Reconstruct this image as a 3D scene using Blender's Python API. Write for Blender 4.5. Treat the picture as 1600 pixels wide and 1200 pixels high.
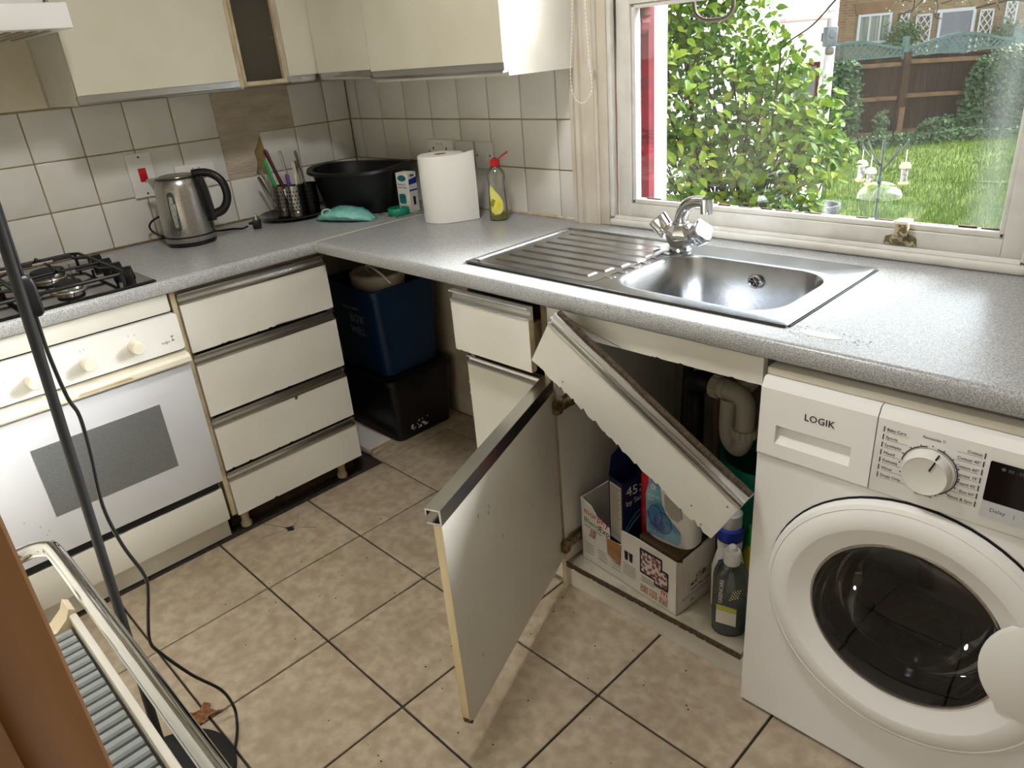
import bpy, bmesh, math, random
from mathutils import Vector, Matrix
random.seed(7)
R=math.radians; PI=math.pi
scn=bpy.context.scene
for o in list(bpy.data.objects): bpy.data.objects.remove(o)
# ---------------------------------------------------------------- camera, sky, exposure
cam_d=bpy.data.cameras.new('camera'); cam=bpy.data.objects.new('camera',cam_d); scn.collection.objects.link(cam)
cam_d.sensor_fit='HORIZONTAL'; cam_d.sensor_width=36; cam_d.lens=36*1141.774/1600; cam_d.clip_start=.02; cam_d.clip_end=300
_r=Vector((0.706273747,0.703418862,-0.079870511)); _u=Vector((-0.243756685,0.347553212,0.905422246)); _f=Vector((-0.664650339,0.620006991,-0.416930759))
cam.matrix_world=Matrix(((_r.x,_u.x,-_f.x,2.7298014),(_r.y,_u.y,-_f.y,-1.7737887),(_r.z,_u.z,-_f.z,1.4170035),(0,0,0,1)))
scn.camera=cam
world=bpy.data.worlds.new('overcast_sky'); scn.world=world; world.use_nodes=True
wn=world.node_tree.nodes; wl=world.node_tree.links; wn.clear()
w_out=wn.new('ShaderNodeOutputWorld'); w_bg=wn.new('ShaderNodeBackground'); w_tc=wn.new('ShaderNodeTexCoord')
w_sep=wn.new('ShaderNodeSeparateXYZ'); w_rmp=wn.new('ShaderNodeValToRGB')
wl.new(w_tc.outputs['Generated'],w_sep.inputs[0]); wl.new(w_sep.outputs['Z'],w_rmp.inputs[0])
w_rmp.color_ramp.elements[0].position=0; w_rmp.color_ramp.elements[0].color=(.80,.86,.92,1)
w_rmp.color_ramp.elements[1].position=1; w_rmp.color_ramp.elements[1].color=(.86,.93,1,1)
wl.new(w_rmp.outputs[0],w_bg.inputs[0]); wl.new(w_bg.outputs[0],w_out.inputs[0])
w_bg.inputs[1].default_value=7.0
# soft sun added to strengthen the light through the window: a wide disc
sun_d=bpy.data.lights.new('fill_sun','SUN'); sun_d.energy=52.0; sun_d.angle=math.radians(38); sun_d.color=(1,.985,.96)
sun=bpy.data.objects.new('fill_sun',sun_d); scn.collection.objects.link(sun)
sun.rotation_euler=Vector((.50,.80,.60)).to_track_quat('Z','Y').to_euler()
vs=scn.view_settings; vs.view_transform='Standard'; vs.look='None'; vs.gamma=1; vs.use_curve_mapping=False
vs.exposure=0.06
scn.cycles.max_bounces=10; scn.cycles.diffuse_bounces=5; scn.cycles.glossy_bounces=4; scn.cycles.transparent_max_bounces=16
# ---------------------------------------------------------------- helpers
C=scn.collection
BASE={}
def lin(v):
    v/=255.; return v/12.92 if v<=.04045 else ((v+.055)/1.055)**2.4
def c(r,g,b): return (lin(r),lin(g),lin(b),1)
def frame(o,x,y):
    x=Vector(x).normalized(); y=Vector(y); y=(y-x*y.dot(x)).normalized(); z=x.cross(y); o=Vector(o)
    return Matrix(((x.x,y.x,z.x,o.x),(x.y,y.y,z.y,o.y),(x.z,y.z,z.z,o.z),(0,0,0,1)))
def T(x,y,z): return Matrix.Translation((x,y,z))
def RZ(d): return Matrix.Rotation(R(d),4,'Z')
def RX(d): return Matrix.Rotation(R(d),4,'X')
def RY(d): return Matrix.Rotation(R(d),4,'Y')
def rrect(x0,x1,y0,y1,r,k=4,z=0):
    out=[]
    for cx,cy,a in ((x1-r,y1-r,0),(x0+r,y1-r,90),(x0+r,y0+r,180),(x1-r,y0+r,270)):
        for i in range(k+1):
            t=R(a+90*i/k); out.append((cx+r*math.cos(t),cy+r*math.sin(t),z))
    return out
def circ(r,z=0,n=24,cx=0,cy=0,rx=1,ry=1): return [(cx+r*rx*math.cos(2*PI*i/n),cy+r*ry*math.sin(2*PI*i/n),z) for i in range(n)]
class G:
    def __init__(s): s.v=[]; s.f=[]; s.mi=[]; s.sm=[]
    def add(s,vs,fs,mi=0,M=None,sm=False):
        b=len(s.v)
        s.v+=[tuple(M@Vector(v)) for v in vs] if M is not None else [tuple(v) for v in vs]
        for f in fs: s.f.append([b+i for i in f]); s.mi.append(mi); s.sm.append(sm)
        return s
    def box(s,x0,x1,y0,y1,z0,z1,mi=0,M=None,r=0,k=2):
        if r<=0:
            return s.add([(x0,y0,z0),(x1,y0,z0),(x1,y1,z0),(x0,y1,z0),(x0,y0,z1),(x1,y0,z1),(x1,y1,z1),(x0,y1,z1)],
              [(3,2,1,0),(4,5,6,7),(0,1,5,4),(1,2,6,5),(2,3,7,6),(3,0,4,7)],mi,M)
        bm=bmesh.new(); bmesh.ops.create_cube(bm,size=1)
        for v in bm.verts: v.co=Vector(((x0+x1)/2+v.co.x*(x1-x0),(y0+y1)/2+v.co.y*(y1-y0),(z0+z1)/2+v.co.z*(z1-z0)))
        bmesh.ops.bevel(bm,geom=list(bm.edges),offset=min(r,.49*min(x1-x0,y1-y0,z1-z0)),segments=k,affect='EDGES',profile=.5)
        bm.verts.index_update()
        s.add([v.co.copy() for v in bm.verts],[[v.index for v in f.verts] for f in bm.faces],mi,M,True); bm.free(); return s
    def prism(s,poly,z0,z1,mi=0,M=None,sm=False):
        n=len(poly)
        return s.add([(p[0],p[1],z0) for p in poly]+[(p[0],p[1],z1) for p in poly],
          [list(range(n))[::-1],list(range(n,2*n))]+[(i,(i+1)%n,n+(i+1)%n,n+i) for i in range(n)],mi,M,sm)
    def loft(s,loops,mi=0,M=None,sm=True,c0=True,c1=True,ring=True,wrap=False):
        n=len(loops[0]); vs=[p for l in loops for p in l]; fs=[]
        m=len(loops)
        for j in range(m if wrap else m-1):
            for i in range(n if ring else n-1):
                a=j*n; b=((j+1)%m)*n; fs.append((a+i,a+(i+1)%n,b+(i+1)%n,b+i))
        if c0: fs.append(list(range(n))[::-1])
        if c1: fs.append([(m-1)*n+i for i in range(n)])
        return s.add(vs,fs,mi,M,sm)
    def lathe(s,prof,n=24,mi=0,M=None,sm=True,c0=True,c1=True):
        return s.loft([circ(max(r,1e-5),z,n) for r,z in prof],mi,M,sm,c0,c1)
    def tube(s,pts,r,n=8,mi=0,M=None,closed=False,cap=True,sm=True,flat=1):
        P=[Vector(p) for p in pts]; m=len(P); rr=r if isinstance(r,(list,tuple)) else [r]*m
        tg=[]
        for i in range(m):
            a=P[i-1] if (i>0 or closed) else P[i]; b=P[(i+1)%m] if (i<m-1 or closed) else P[i]
            tg.append((b-a).normalized())
        u=tg[0].orthogonal().normalized(); loops=[]
        for i in range(m):
            u=(u-tg[i]*u.dot(tg[i]))
            u=u.normalized() if u.length>1e-6 else tg[i].orthogonal().normalized()
            w=tg[i].cross(u)
            loops.append([P[i]+(u*math.cos(2*PI*k/n)+w*math.sin(2*PI*k/n)*flat)*rr[i] for k in range(n)])
        return s.loft(loops,mi,M,sm,cap and not closed,cap and not closed,True,closed)
    def cyl(s,p0,p1,r,n=16,mi=0,M=None,r1=None,sm=True): return s.tube([p0,p1],[r,r if r1 is None else r1],n,mi,M,sm=sm)
    def ball(s,p,r,n=12,m=8,mi=0,M=None,sc=(1,1,1)):
        L=[]
        for j in range(m+1):
            t=-PI/2+PI*j/m; q=max(math.cos(t),1e-4); L.append([(p[0]+r*sc[0]*q*math.cos(2*PI*i/n),p[1]+r*sc[1]*q*math.sin(2*PI*i/n),p[2]+r*sc[2]*math.sin(t)) for i in range(n)])
        return s.loft(L,mi,M)
    def text(s,body,size,M,mi=0,ex=.0002,ax='LEFT',shear=0,sp=1):
        cu=bpy.data.curves.new('t','FONT'); cu.body=body; cu.size=size; cu.extrude=ex; cu.align_x=ax; cu.resolution_u=2; cu.shear=shear; cu.space_character=sp
        ob=bpy.data.objects.new('t',cu); C.objects.link(ob)
        me=bpy.data.meshes.new_from_object(ob)
        s.add([v.co.copy() for v in me.vertices],[list(p.vertices) for p in me.polygons],mi,M)
        bpy.data.objects.remove(ob); bpy.data.curves.remove(cu); bpy.data.meshes.remove(me); return s
def smooth_pts(pts,k=6):
    P=[Vector(p) for p in pts]; out=[]
    for i in range(len(P)-1):
        p0=P[max(i-1,0)];p1=P[i];p2=P[i+1];p3=P[min(i+2,len(P)-1)]
        for j in range(k):
            t=j/k; out.append(.5*((2*p1)+(p2-p0)*t+(2*p0-5*p1+4*p2-p3)*t*t+(-p0+3*p1-3*p2+p3)*t**3))
    out.append(P[-1]); return out
def obj(name,g,mats,parent=None,label=None,kind=None,ang=38,cat=None,group=None):
    if not isinstance(mats,(list,tuple)): mats=[mats]
    Mi=BASE.get(parent.name) if parent else None
    vs_=[tuple(Mi@Vector(v)) for v in g.v] if Mi is not None else g.v
    me=bpy.data.meshes.new(name); me.from_pydata(vs_,[],g.f)
    for m in mats: me.materials.append(m)
    me.polygons.foreach_set('material_index',g.mi); me.polygons.foreach_set('use_smooth',g.sm)
    bm=bmesh.new(); bm.from_mesh(me); bmesh.ops.recalc_face_normals(bm,faces=bm.faces); bm.to_mesh(me); bm.free()
    if any(g.sm): me.set_sharp_from_angle(angle=R(ang))
    me.update()
    o=bpy.data.objects.new(name,me); C.objects.link(o)
    if parent: o.parent=parent; BASE[o.name]=BASE.get(parent.name)
    if label: o['label']=label
    if kind: o['kind']=kind
    if cat: o['category']=cat
    if group: o['group']=group
    return o
def thing(name,label,cat,loc=(0,0,0),rotz=0,group=None,local=False,M=None,kind=None):
    o=bpy.data.objects.new(name,None); C.objects.link(o); o.empty_display_size=.05
    mw=M if M is not None else T(*loc)@RZ(rotz)
    o.matrix_world=mw; o.location=mw.to_translation(); o.rotation_euler=mw.to_euler()
    if label: o['label']=label
    if cat: o['category']=cat
    if group: o['group']=group
    if kind: o['kind']=kind
    BASE[o.name]=None if local else mw.inverted()
    return o
def place(proto,name,parent,M):
    o=proto.copy(); C.objects.link(o); o.parent=parent; o.matrix_local=M; return o
def group_piece(name,me,parent,loc,mats=None):
    o=bpy.data.objects.new(name,me); C.objects.link(o); o.parent=parent
    Mi=BASE.get(parent.name); o.location=(Mi@Vector(loc)) if Mi is not None else loc
    return o
def mesh_of(name,g,mats):
    if not isinstance(mats,(list,tuple)): mats=[mats]
    me=bpy.data.meshes.new(name); me.from_pydata(g.v,[],g.f)
    for m in mats: me.materials.append(m)
    me.polygons.foreach_set('material_index',g.mi); me.polygons.foreach_set('use_smooth',g.sm)
    bm=bmesh.new(); bm.from_mesh(me); bmesh.ops.recalc_face_normals(bm,faces=bm.faces); bm.to_mesh(me); bm.free()
    if any(g.sm): me.set_sharp_from_angle(angle=R(38))
    me.update(); return me
# ---------------------------------------------------------------- materials
def mat(name,col,rough=.5,metal=0,col2=None,scale=40,detail=5,lo=.35,hi=.65,stretch=(1,1,1),bump=0,bscale=200,bdist=.002,rand=0,coat=0,spec=.5,trans=0,ior=1.45,col3=None,scale3=4,amt3=.5,aniso=0,sheen=0,rrand=0):
    m=bpy.data.materials.new(name); m.use_nodes=True; nt=m.node_tree; N=nt.nodes; L=nt.links; b=N['Principled BSDF']
    b.inputs['Base Color'].default_value=col; b.inputs['Roughness'].default_value=rough; b.inputs['Metallic'].default_value=metal
    b.inputs['Specular IOR Level'].default_value=spec; b.inputs['Coat Weight'].default_value=coat; b.inputs['Transmission Weight'].default_value=trans; b.inputs['IOR'].default_value=ior
    b.inputs['Anisotropic'].default_value=aniso
    tc=N.new('ShaderNodeTexCoord'); mp=N.new('ShaderNodeMapping'); L.new(tc.outputs['Object'],mp.inputs[0]); mp.inputs['Scale'].default_value=stretch
    vec=mp.outputs[0]
    oi=N.new('ShaderNodeObjectInfo')
    if rand or rrand:
        ad=N.new('ShaderNodeVectorMath'); ad.operation='MULTIPLY_ADD'; ad.inputs[1].default_value=(17,31,23)
        cb=N.new('ShaderNodeCombineXYZ'); 
        for i in range(3): L.new(oi.outputs['Random'],cb.inputs[i])
        L.new(cb.outputs[0],ad.inputs[0]); L.new(vec,ad.inputs[2]); vec=ad.outputs[0]
    cur=None
    if col2:
        nz=N.new('ShaderNodeTexNoise'); nz.inputs['Scale'].default_value=scale; nz.inputs['Detail'].default_value=detail; L.new(vec,nz.inputs['Vector'])
        rp=N.new('ShaderNodeValToRGB'); rp.color_ramp.elements[0].position=lo; rp.color_ramp.elements[1].position=hi
        rp.color_ramp.elements[0].color=col; rp.color_ramp.elements[1].color=col2; L.new(nz.outputs['Fac'],rp.inputs[0]); cur=rp.outputs[0]
    if col3:
        n3=N.new('ShaderNodeTexNoise'); n3.inputs['Scale'].default_value=scale3; n3.inputs['Detail'].default_value=6; L.new(vec,n3.inputs['Vector'])
        r3=N.new('ShaderNodeMapRange'); r3.inputs[1].default_value=.45; r3.inputs[2].default_value=.75; r3.inputs[4].default_value=amt3; L.new(n3.outputs['Fac'],r3.inputs[0])
        mx=N.new('ShaderNodeMix'); mx.data_type='RGBA'; mx.inputs[7].default_value=col3; L.new(r3.outputs[0],mx.inputs[0])
        if cur: L.new(cur,mx.inputs[6])
        else: mx.inputs[6].default_value=col
        cur=mx.outputs[2]
    if rand:
        hs=N.new('ShaderNodeHueSaturation'); mr=N.new('ShaderNodeMapRange'); mr.inputs[3].default_value=1-rand; mr.inputs[4].default_value=1+rand
        L.new(oi.outputs['Random'],mr.inputs[0]); L.new(mr.outputs[0],hs.inputs['Value'])
        if cur: L.new(cur,hs.inputs['Color'])
        else: hs.inputs['Color'].default_value=col
        cur=hs.outputs[0]
    if cur: L.new(cur,b.inputs['Base Color'])
    if bump:
        nb=N.new('ShaderNodeTexNoise'); nb.inputs['Scale'].default_value=bscale; nb.inputs['Detail'].default_value=4; L.new(vec,nb.inputs['Vector'])
        bp=N.new('ShaderNodeBump'); bp.inputs['Strength'].default_value=bump; bp.inputs['Distance'].default_value=bdist; L.new(nb.outputs['Fac'],bp.inputs['Height']); L.new(bp.outputs[0],b.inputs['Normal'])
    return m
def dim(col,k): return (col[0]*k,col[1]*k,col[2]*k,1)
def leafy(m,k=.2):   # thin leaves let some light through
    nt=m.node_tree; N=nt.nodes; L=nt.links; b=N['Principled BSDF']; out=[n for n in N if n.type=='OUTPUT_MATERIAL'][0]
    t=N.new('ShaderNodeBsdfTranslucent'); mx=N.new('ShaderNodeMixShader'); mx.inputs[0].default_value=k
    src=b.inputs['Base Color'].links
    if src: L.new(src[0].from_socket,t.inputs[0])
    else: t.inputs[0].default_value=b.inputs['Base Color'].default_value
    L.new(b.outputs[0],mx.inputs[1]); L.new(t.outputs[0],mx.inputs[2]); L.new(mx.outputs[0],out.inputs[0]); return m
def glass(name,tint=(1,1,1,1),gl=.06,dirt=0,dcol=(.8,.85,.85,1),dscale=3,edge=None):
    m=bpy.data.materials.new(name); m.use_nodes=True; nt=m.node_tree; N=nt.nodes; L=nt.links; N.clear()
    out=N.new('ShaderNodeOutputMaterial'); tr=N.new('ShaderNodeBsdfTransparent'); tr.inputs[0].default_value=tint
    gs=N.new('ShaderNodeBsdfGlossy'); gs.inputs['Roughness'].default_value=.02; fr=N.new('ShaderNodeFresnel'); fr.inputs[0].default_value=1.45
    ma=N.new('ShaderNodeMath'); ma.operation='MULTIPLY_ADD'; ma.inputs[1].default_value=.9; ma.inputs[2].default_value=gl-.04; L.new(fr.outputs[0],ma.inputs[0])
    mx=N.new('ShaderNodeMixShader'); L.new(ma.outputs[0],mx.inputs[0]); L.new(tr.outputs[0],mx.inputs[1]); L.new(gs.outputs[0],mx.inputs[2]); cur=mx.outputs[0]
    if dirt:
        df=N.new('ShaderNodeBsdfTranslucent'); df.inputs[0].default_value=dcol
        tc=N.new('ShaderNodeTexCoord'); nz=N.new('ShaderNodeTexNoise'); nz.inputs['Scale'].default_value=dscale; nz.inputs['Detail'].default_value=7; L.new(tc.outputs['Object'],nz.inputs['Vector'])
        mr=N.new('ShaderNodeMapRange'); mr.inputs[1].default_value=.35; mr.inputs[2].default_value=.8; mr.inputs[3].default_value=dirt*.25; mr.inputs[4].default_value=dirt; L.new(nz.outputs['Fac'],mr.inputs[0])
        fac=mr.outputs[0]
        if edge:   # whitish haze painted in along one side of the pane
            sx=N.new('ShaderNodeSeparateXYZ'); L.new(tc.outputs['Object'],sx.inputs[0]); me_=N.new('ShaderNodeMapRange'); me_.interpolation_type='SMOOTHSTEP'
            me_.inputs[1].default_value=edge[0]; me_.inputs[2].default_value=edge[1]; me_.inputs[4].default_value=edge[2]; L.new(sx.outputs[0],me_.inputs[0])
            ad=N.new('ShaderNodeMath'); ad.operation='ADD'; L.new(fac,ad.inputs[0]); L.new(me_.outputs[0],ad.inputs[1]); fac=ad.outputs[0]
        m2=N.new('ShaderNodeMixShader'); L.new(fac,m2.inputs[0]); L.new(cur,m2.inputs[1]); L.new(df.outputs[0],m2.inputs[2]); cur=m2.outputs[0]
    L.new(cur,out.inputs[0]); return m
M_tile=mat('wall_tile_glaze',c(224,222,216),.16,rand=.03,col2=c(217,213,205),scale=6)
M_grout=mat('wall_grout',c(150,132,98),.9,col2=c(172,154,122),scale=30)
M_plaster=mat('plaster',c(205,198,182),.8,col2=c(196,188,170),scale=5)
M_paint_beige=mat('beige_wall_paint',c(228,220,200),.6,col2=c(218,207,184),scale=7)
M_adh=mat('old_tile_adhesive',c(178,165,147),.9,col2=c(200,187,168),scale=9,stretch=(1,1,4),bump=.9,bscale=38,bdist=.006)
M_ceil=mat('ceiling_white',c(225,222,214),.8)
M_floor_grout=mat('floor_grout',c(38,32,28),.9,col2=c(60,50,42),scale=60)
M_ftile=mat('floor_tile_stone',c(156,141,121),.36,col2=c(176,162,142),scale=34,detail=10,lo=.36,hi=.64,rand=.03,col3=c(134,116,94),scale3=11,amt3=.5,bump=.12,bscale=70,bdist=.002)
M_work=mat('speckled_worktop',c(132,133,133),.30,col2=c(184,185,186),scale=420,detail=2,lo=.40,hi=.60,spec=.55)
M_mel=mat('cream_melamine',c(218,216,209),.34,col2=c(212,209,200),scale=5,bump=.04,bscale=500,bdist=.0004)
M_melup=mat('cream_upper_door',c(204,200,183),.34,col2=c(197,192,173),scale=5,bump=.04,bscale=500,bdist=.0004)
M_melw=mat('white_melamine',c(220,217,208),.36,col2=c(213,208,196),scale=6)
M_edge=mat('yellowed_edge',c(190,176,148),.6,col2=c(164,144,110),scale=18)
M_chip=mat('raw_chipboard',c(96,80,62),.95,col2=c(58,46,36),scale=160)
M_carc=mat('carcass_inside',c(150,146,134),.6,col2=c(128,122,108),scale=7)
M_dark=mat('dark_interior',c(66,60,54),.8)
M_alu=mat('worn_aluminium',c(206,206,205),.22,1,col2=c(198,197,195),scale=5)
M_chrome=mat('chrome',c(225,226,228),.06,1)
M_steel=mat('brushed_stainless',c(186,183,178),.27,1,col2=c(160,155,150),scale=30,stretch=(1,14,14),bump=.03,bscale=300,bdist=.0004)
M_sinksteel=mat('sink_stainless',c(184,187,192),.25,1,col2=c(160,162,166),scale=9,detail=8)
M_drain=mat('stained_drainer_steel',c(190,192,196),.24,1,col2=c(168,167,168),scale=12,detail=8)
M_black=mat('black_plastic',c(18,18,19),.35)
M_blackm=mat('black_matt',c(14,14,15),.6)
M_iron=mat('cast_iron',c(20,19,19),.45,bump=.1)
M_hobglass=mat('black_hob_enamel',c(9,9,10),.08,coat=.5)
M_white=mat('white_plastic',c(226,225,221),.35)
M_appl=mat('white_enamel',c(226,225,222),.28)
M_cream=mat('cream_plastic',c(224,218,202),.4,col2=c(217,209,190),scale=9)
M_red=mat('red_plastic',c(190,18,28),.3)
M_wpaint=mat('window_paint',c(208,200,186),.42,col2=c(198,188,172),scale=8,bump=.1,bscale=30,bdist=.002,col3=c(160,146,126),scale3=9,amt3=.25)
M_wpaint2=mat('sash_paint',c(218,216,210),.40,col2=c(210,207,200),scale=10,col3=c(150,142,130),scale3=16,amt3=.25,bump=.08,bscale=40)
M_redwood=mat('dark_red_paint',c(70,10,18),.85,col2=c(50,8,14),scale=25,spec=.08)
M_render=mat('white_render',c(228,228,228),.85,col2=c(212,212,214),scale=30,bump=.4,bscale=60,bdist=.004)
M_pane=glass('window_glass',(.97,.985,.98,1),.05,dirt=.002,edge=(.36,.47,.045))
M_ink=mat('printed_ink',c(28,28,30),.6)
M_inkg=mat('faint_grey_print',c(120,118,112),.6)
M_green=mat('green_plastic',c(40,150,70),.4)
M_card=mat('brown_card',c(166,126,84),.85,col2=c(150,110,70),scale=40)
M_paper=mat('white_card',c(222,218,210),.6,col2=c(210,204,194),scale=12)
# ================================================================ SETTING
TW=.152; YO=.1076; XO=.0697; Z0=.9016
def struct(name,g,m,parent=None,**k): return obj(name,g,m,parent,kind=None if parent else 'structure',**k)
# floor
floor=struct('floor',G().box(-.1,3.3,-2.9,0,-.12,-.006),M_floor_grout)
FT=.333; FX=.5635; FY=-1.1377; gp=.0028
full=mesh_of('floor_tile_full',G().box(gp,FT-gp,gp,FT-gp,-.010,0,r=.0016,k=1),M_ftile)
for i in range(-2,9):
    for j in range(-6,4):
        x0=FX+FT*i; y0=FY+FT*j; x1=x0+FT; y1=y0+FT
        X0=max(x0,0.0);X1=min(x1,3.3);Y1=min(y1,-.003);Y0=max(y0,-2.9)
        if X1-X0<.02 or Y1-Y0<.02: continue
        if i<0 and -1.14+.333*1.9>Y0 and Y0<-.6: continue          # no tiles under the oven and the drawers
        if X0==x0 and X1==x1 and Y0==y0 and Y1==y1: group_piece('floor_tile',full,floor,(x0,y0,0))
        else:
            g=G().box(gp,X1-X0-gp,gp,Y1-Y0-gp,-.010,0,r=.0016,k=1); group_piece('floor_tile',mesh_of('cut_floor_tile',g,M_ftile),floor,(X0,Y0,0))
# crack and chip in one tile
g=G()
for pts in ([(.53,-1.0),(.62,-.96),(.672,-.935),(.70,-.905),(.735,-.875)],[(.672,-.935),(.655,-.90),(.60,-.865)],[(.672,-.935),(.64,-1.03)]):
    for a,b_ in zip(pts,pts[1:]):
        g.tube([(a[0],a[1],.0002),(b_[0],b_[1],.0002)],.0009,4,flat=.4)
obj('tile_crack',g,mat('crack_dirt',c(58,46,36),.9),floor)
obj('tile_chip',G().prism([(.652,-.948),(.668,-.945),(.678,-.951),(.69,-.934),(.681,-.926),(.672,-.93),(.668,-.918),(.660,-.934)],.0001,.0012),M_blackm,floor,label='dark chipped hole in a floor tile')
g=G()
for k in range(70):
    x=random.uniform(.7,2.1);y=random.uniform(-1.3,-.6); s=random.uniform(.0012,.003)
    g.prism([(x-s,y),(x,y-s*.6),(x+s,y+s*.2),(x,y+s)],.0001,.0012)
obj('floor_crumbs',g,mat('crumb',c(50,38,28),.9),floor,kind='stuff')
# walls
wl_=struct('wall_left',G().box(-.12,-.005,-1.79,.0,-.1,2.4),M_grout)
wb_=struct('wall_back',G().box(-.12,1.30,.005,.34,-1.4,2.6).box(2.45,3.4,.005,.34,-1.4,2.6).box(1.30,2.45,.005,.34,-1.4,.88).box(1.30,2.45,.005,.34,2.2,2.6),M_grout)
wr_=struct('wall_right',G().box(3.3,3.42,-1.79,.0,-.1,2.4),M_plaster)
wf_=struct('wall_front',G().box(-.12,2.36,-1.9,-1.79,-.1,2.4).box(3.2,3.42,-1.9,-1.79,-.1,2.4).box(2.36,3.2,-1.9,-1.79,2.05,2.4),M_plaster)
ce_=struct('ceiling',G().box(-.12,3.42,-1.9,.34,2.4,2.52),M_ceil)
tg=.0019
tfull_l=mesh_of('wall_tile_left',G().box(-.010,0,tg,TW-tg,tg,TW-tg,r=.0022,k=2),M_tile)
tfull_b=mesh_of('wall_tile_back',G().box(tg,TW-tg,0,.010,tg,TW-tg,r=.0022,k=2),M_tile)
missing={(2,1),(2,2),(1,2)}
for r in range(3):
    for k in range(-1,12):
        y1=-YO-TW*k; y0=y1-TW
        if (r,k) in missing: continue
        Y1=min(y1,-.001); Y0=max(y0,-1.788); z=Z0+TW*r
        if Y1-Y0>TW-.001: group_piece('wall_tile',tfull_l,wl_,(0,y0,z))
        elif Y1-Y0>.02: group_piece('wall_tile',mesh_of('cut_wall_tile',G().box(-.010,0,tg,Y1-Y0-tg,tg,TW-tg,r=.0022),M_tile),wl_,(0,Y0,z))
    for k in range(-1,8):
        x0=XO+TW*k; x1=min(x0+TW,1.198); X0=max(x0,.001); z=Z0+TW*r
        if x1-X0>TW-.001: group_piece('wall_tile',tfull_b,wb_,(X0,0,z))
        elif x1-X0>.02: group_piece('wall_tile',mesh_of('cut_wall_tile_back',G().box(tg,x1-X0-tg,0,.010,tg,TW-tg,r=.0022),M_tile),wb_,(X0,0,z))
# bare adhesive where tiles are missing
g=G()
def adh(y0,y1,z0,z1):
    nx=26; nz=22
    vs_=[];fs=[]
    for a in range(nz+1):
        for b_ in range(nx+1):
            y=y0+(y1-y0)*b_/nx; z=z0+(z1-z0)*a/nz
            h=.0012*math.sin((z+.35*math.sin(y*9)+.06*math.sin(y*40))*420)+random.uniform(-.0006,.0006)
            vs_.append((-.0030+h*.7,y,z))
    for a in range(nz):
        for b_ in range(nx): q=a*(nx+1)+b_; fs.append((q,q+1,q+nx+2,q+nx+1))
    g.add(vs_,fs,0,None,True)
adh(-YO-3*TW,-YO-TW,Z0+2*TW,Z0+3*TW); adh(-YO-3*TW,-YO-2*TW,Z0+TW,Z0+2*TW)
obj('bare_adhesive',g,M_adh,wl_,label='bare ridged tile adhesive where tiles are missing')
obj('paper_scrap',G().prism([(-.402,1.135),(-.412,1.19),(-.425,1.165),(-.445,1.14),(-.44,1.10),(-.455,1.06),(-.415,1.055)],.0,.003,0,Matrix(((0,0,1,-.001),(1,0,0,0),(0,1,0,0),(0,0,0,1)))),mat('old_yellow_paper',c(150,126,84),.9,col2=c(124,100,64),scale=30),wl_,label='yellowed scrap beside the bare adhesive')
# painted wall above tiles
obj('painted_panel',G().box(-.005,-.001,-1.788,-1.085,Z0+3*TW+.004,2.398),M_paint_beige,wl_,label='beige painted wall under the extractor hood')
obj('painted_panel',G().box(-.005,-.001,-1.085,-.001,Z0+3*TW+.004,2.398),M_plaster,wl_)
obj('painted_panel',G().box(.0,1.2,.001,.005,Z0+3*TW+.004,2.398),M_plaster,wb_)
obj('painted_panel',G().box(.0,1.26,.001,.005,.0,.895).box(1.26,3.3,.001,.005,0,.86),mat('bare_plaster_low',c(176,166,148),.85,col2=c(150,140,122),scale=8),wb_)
obj('painted_panel',G().box(-.005,-.001,-1.788,-.001,0,.895),M_plaster,wl_)
g=G().tube([(.002,-.002,.904),(1.20,-.002,.904)],.006,6)
obj('sealant_bead',g,mat('sealant',c(214,206,190),.5,col2=c(168,150,120),scale=24),wb_,label='pale sealant bead along the worktop')
g=G().tube([(-.0,-1.788,.903),(-.0,-.002,.903)],.004,6)
obj('sealant_bead',g,mat('sealant_dirty',c(140,118,84),.6,col2=c(100,80,52),scale=30),wl_)
g=G().box(.62,1.262,-.012,0,.0,.10,r=.003).cyl((.60,-.02,.135),(1.262,-.02,.135),.011,10).cyl((.60,-.02,.185),(1.262,-.02,.185),.011,10)
struct('baseboard_back',g,M_wpaint)
# ---------------------------------------------------------------- window
win=thing('window_1',None,None,(1.9,0,.9),kind='structure')
def vmould(x0,flip,z0,z1,name):
    pr=[(0,.004),(0,-.012),(.006,-.018),(.014,-.014),(.017,-.010),(.024,-.024),(.034,-.029),(.046,-.026),(.050,-.016),(.056,-.014),(.060,-.020),(.066,-.014),(.092,-.012),(.098,-.016),(.104,-.010),(.104,.004)]
    P=[(x0+(a if not flip else .104-a),b_) for a,b_ in pr]
    obj(name,G().prism(P,z0,z1,sm=True),M_wpaint,win,ang=25)
vmould(1.199,False,.9005,2.28,'architrave'); vmould(2.447,True,.9005,2.28,'architrave')
obj('architrave',G().box(1.31,2.44,-.02,.004,2.19,2.28,r=.004),M_wpaint,win)
obj('box_frame',G().box(1.301,1.335,-.006,.12,.9005,2.2,r=.003).box(2.42,2.449,-.006,.12,.9005,2.2,r=.003).box(1.335,2.42,-.006,.12,2.17,2.199),M_wpaint,win)
for xa,xb in ((1.335,1.350),(2.405,2.42)):
    obj('staff_bead',G().box(xa,xb,-.004,.017,.926,2.17,r=.005,k=3),M_wpaint2,win)
obj('window_board',G().box(1.335,2.42,-.010,.13,.9005,.922,r=.008,k=3),M_wpaint2,win)
obj('staff_bead',G().tube([(1.35,.006,.924),(2.405,.006,.924)],.0075,8),M_wpaint2,win)
ls=struct('lower_sash',G().box(1.352,1.398,.02,.058,.926,1.53,r=.002).box(2.362,2.404,.02,.058,.926,1.53,r=.002).box(1.398,2.362,.02,.058,.926,.966,r=.002).box(1.398,2.362,.02,.058,1.497,1.53,r=.002),M_wpaint2,win)
g=G()
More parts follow.
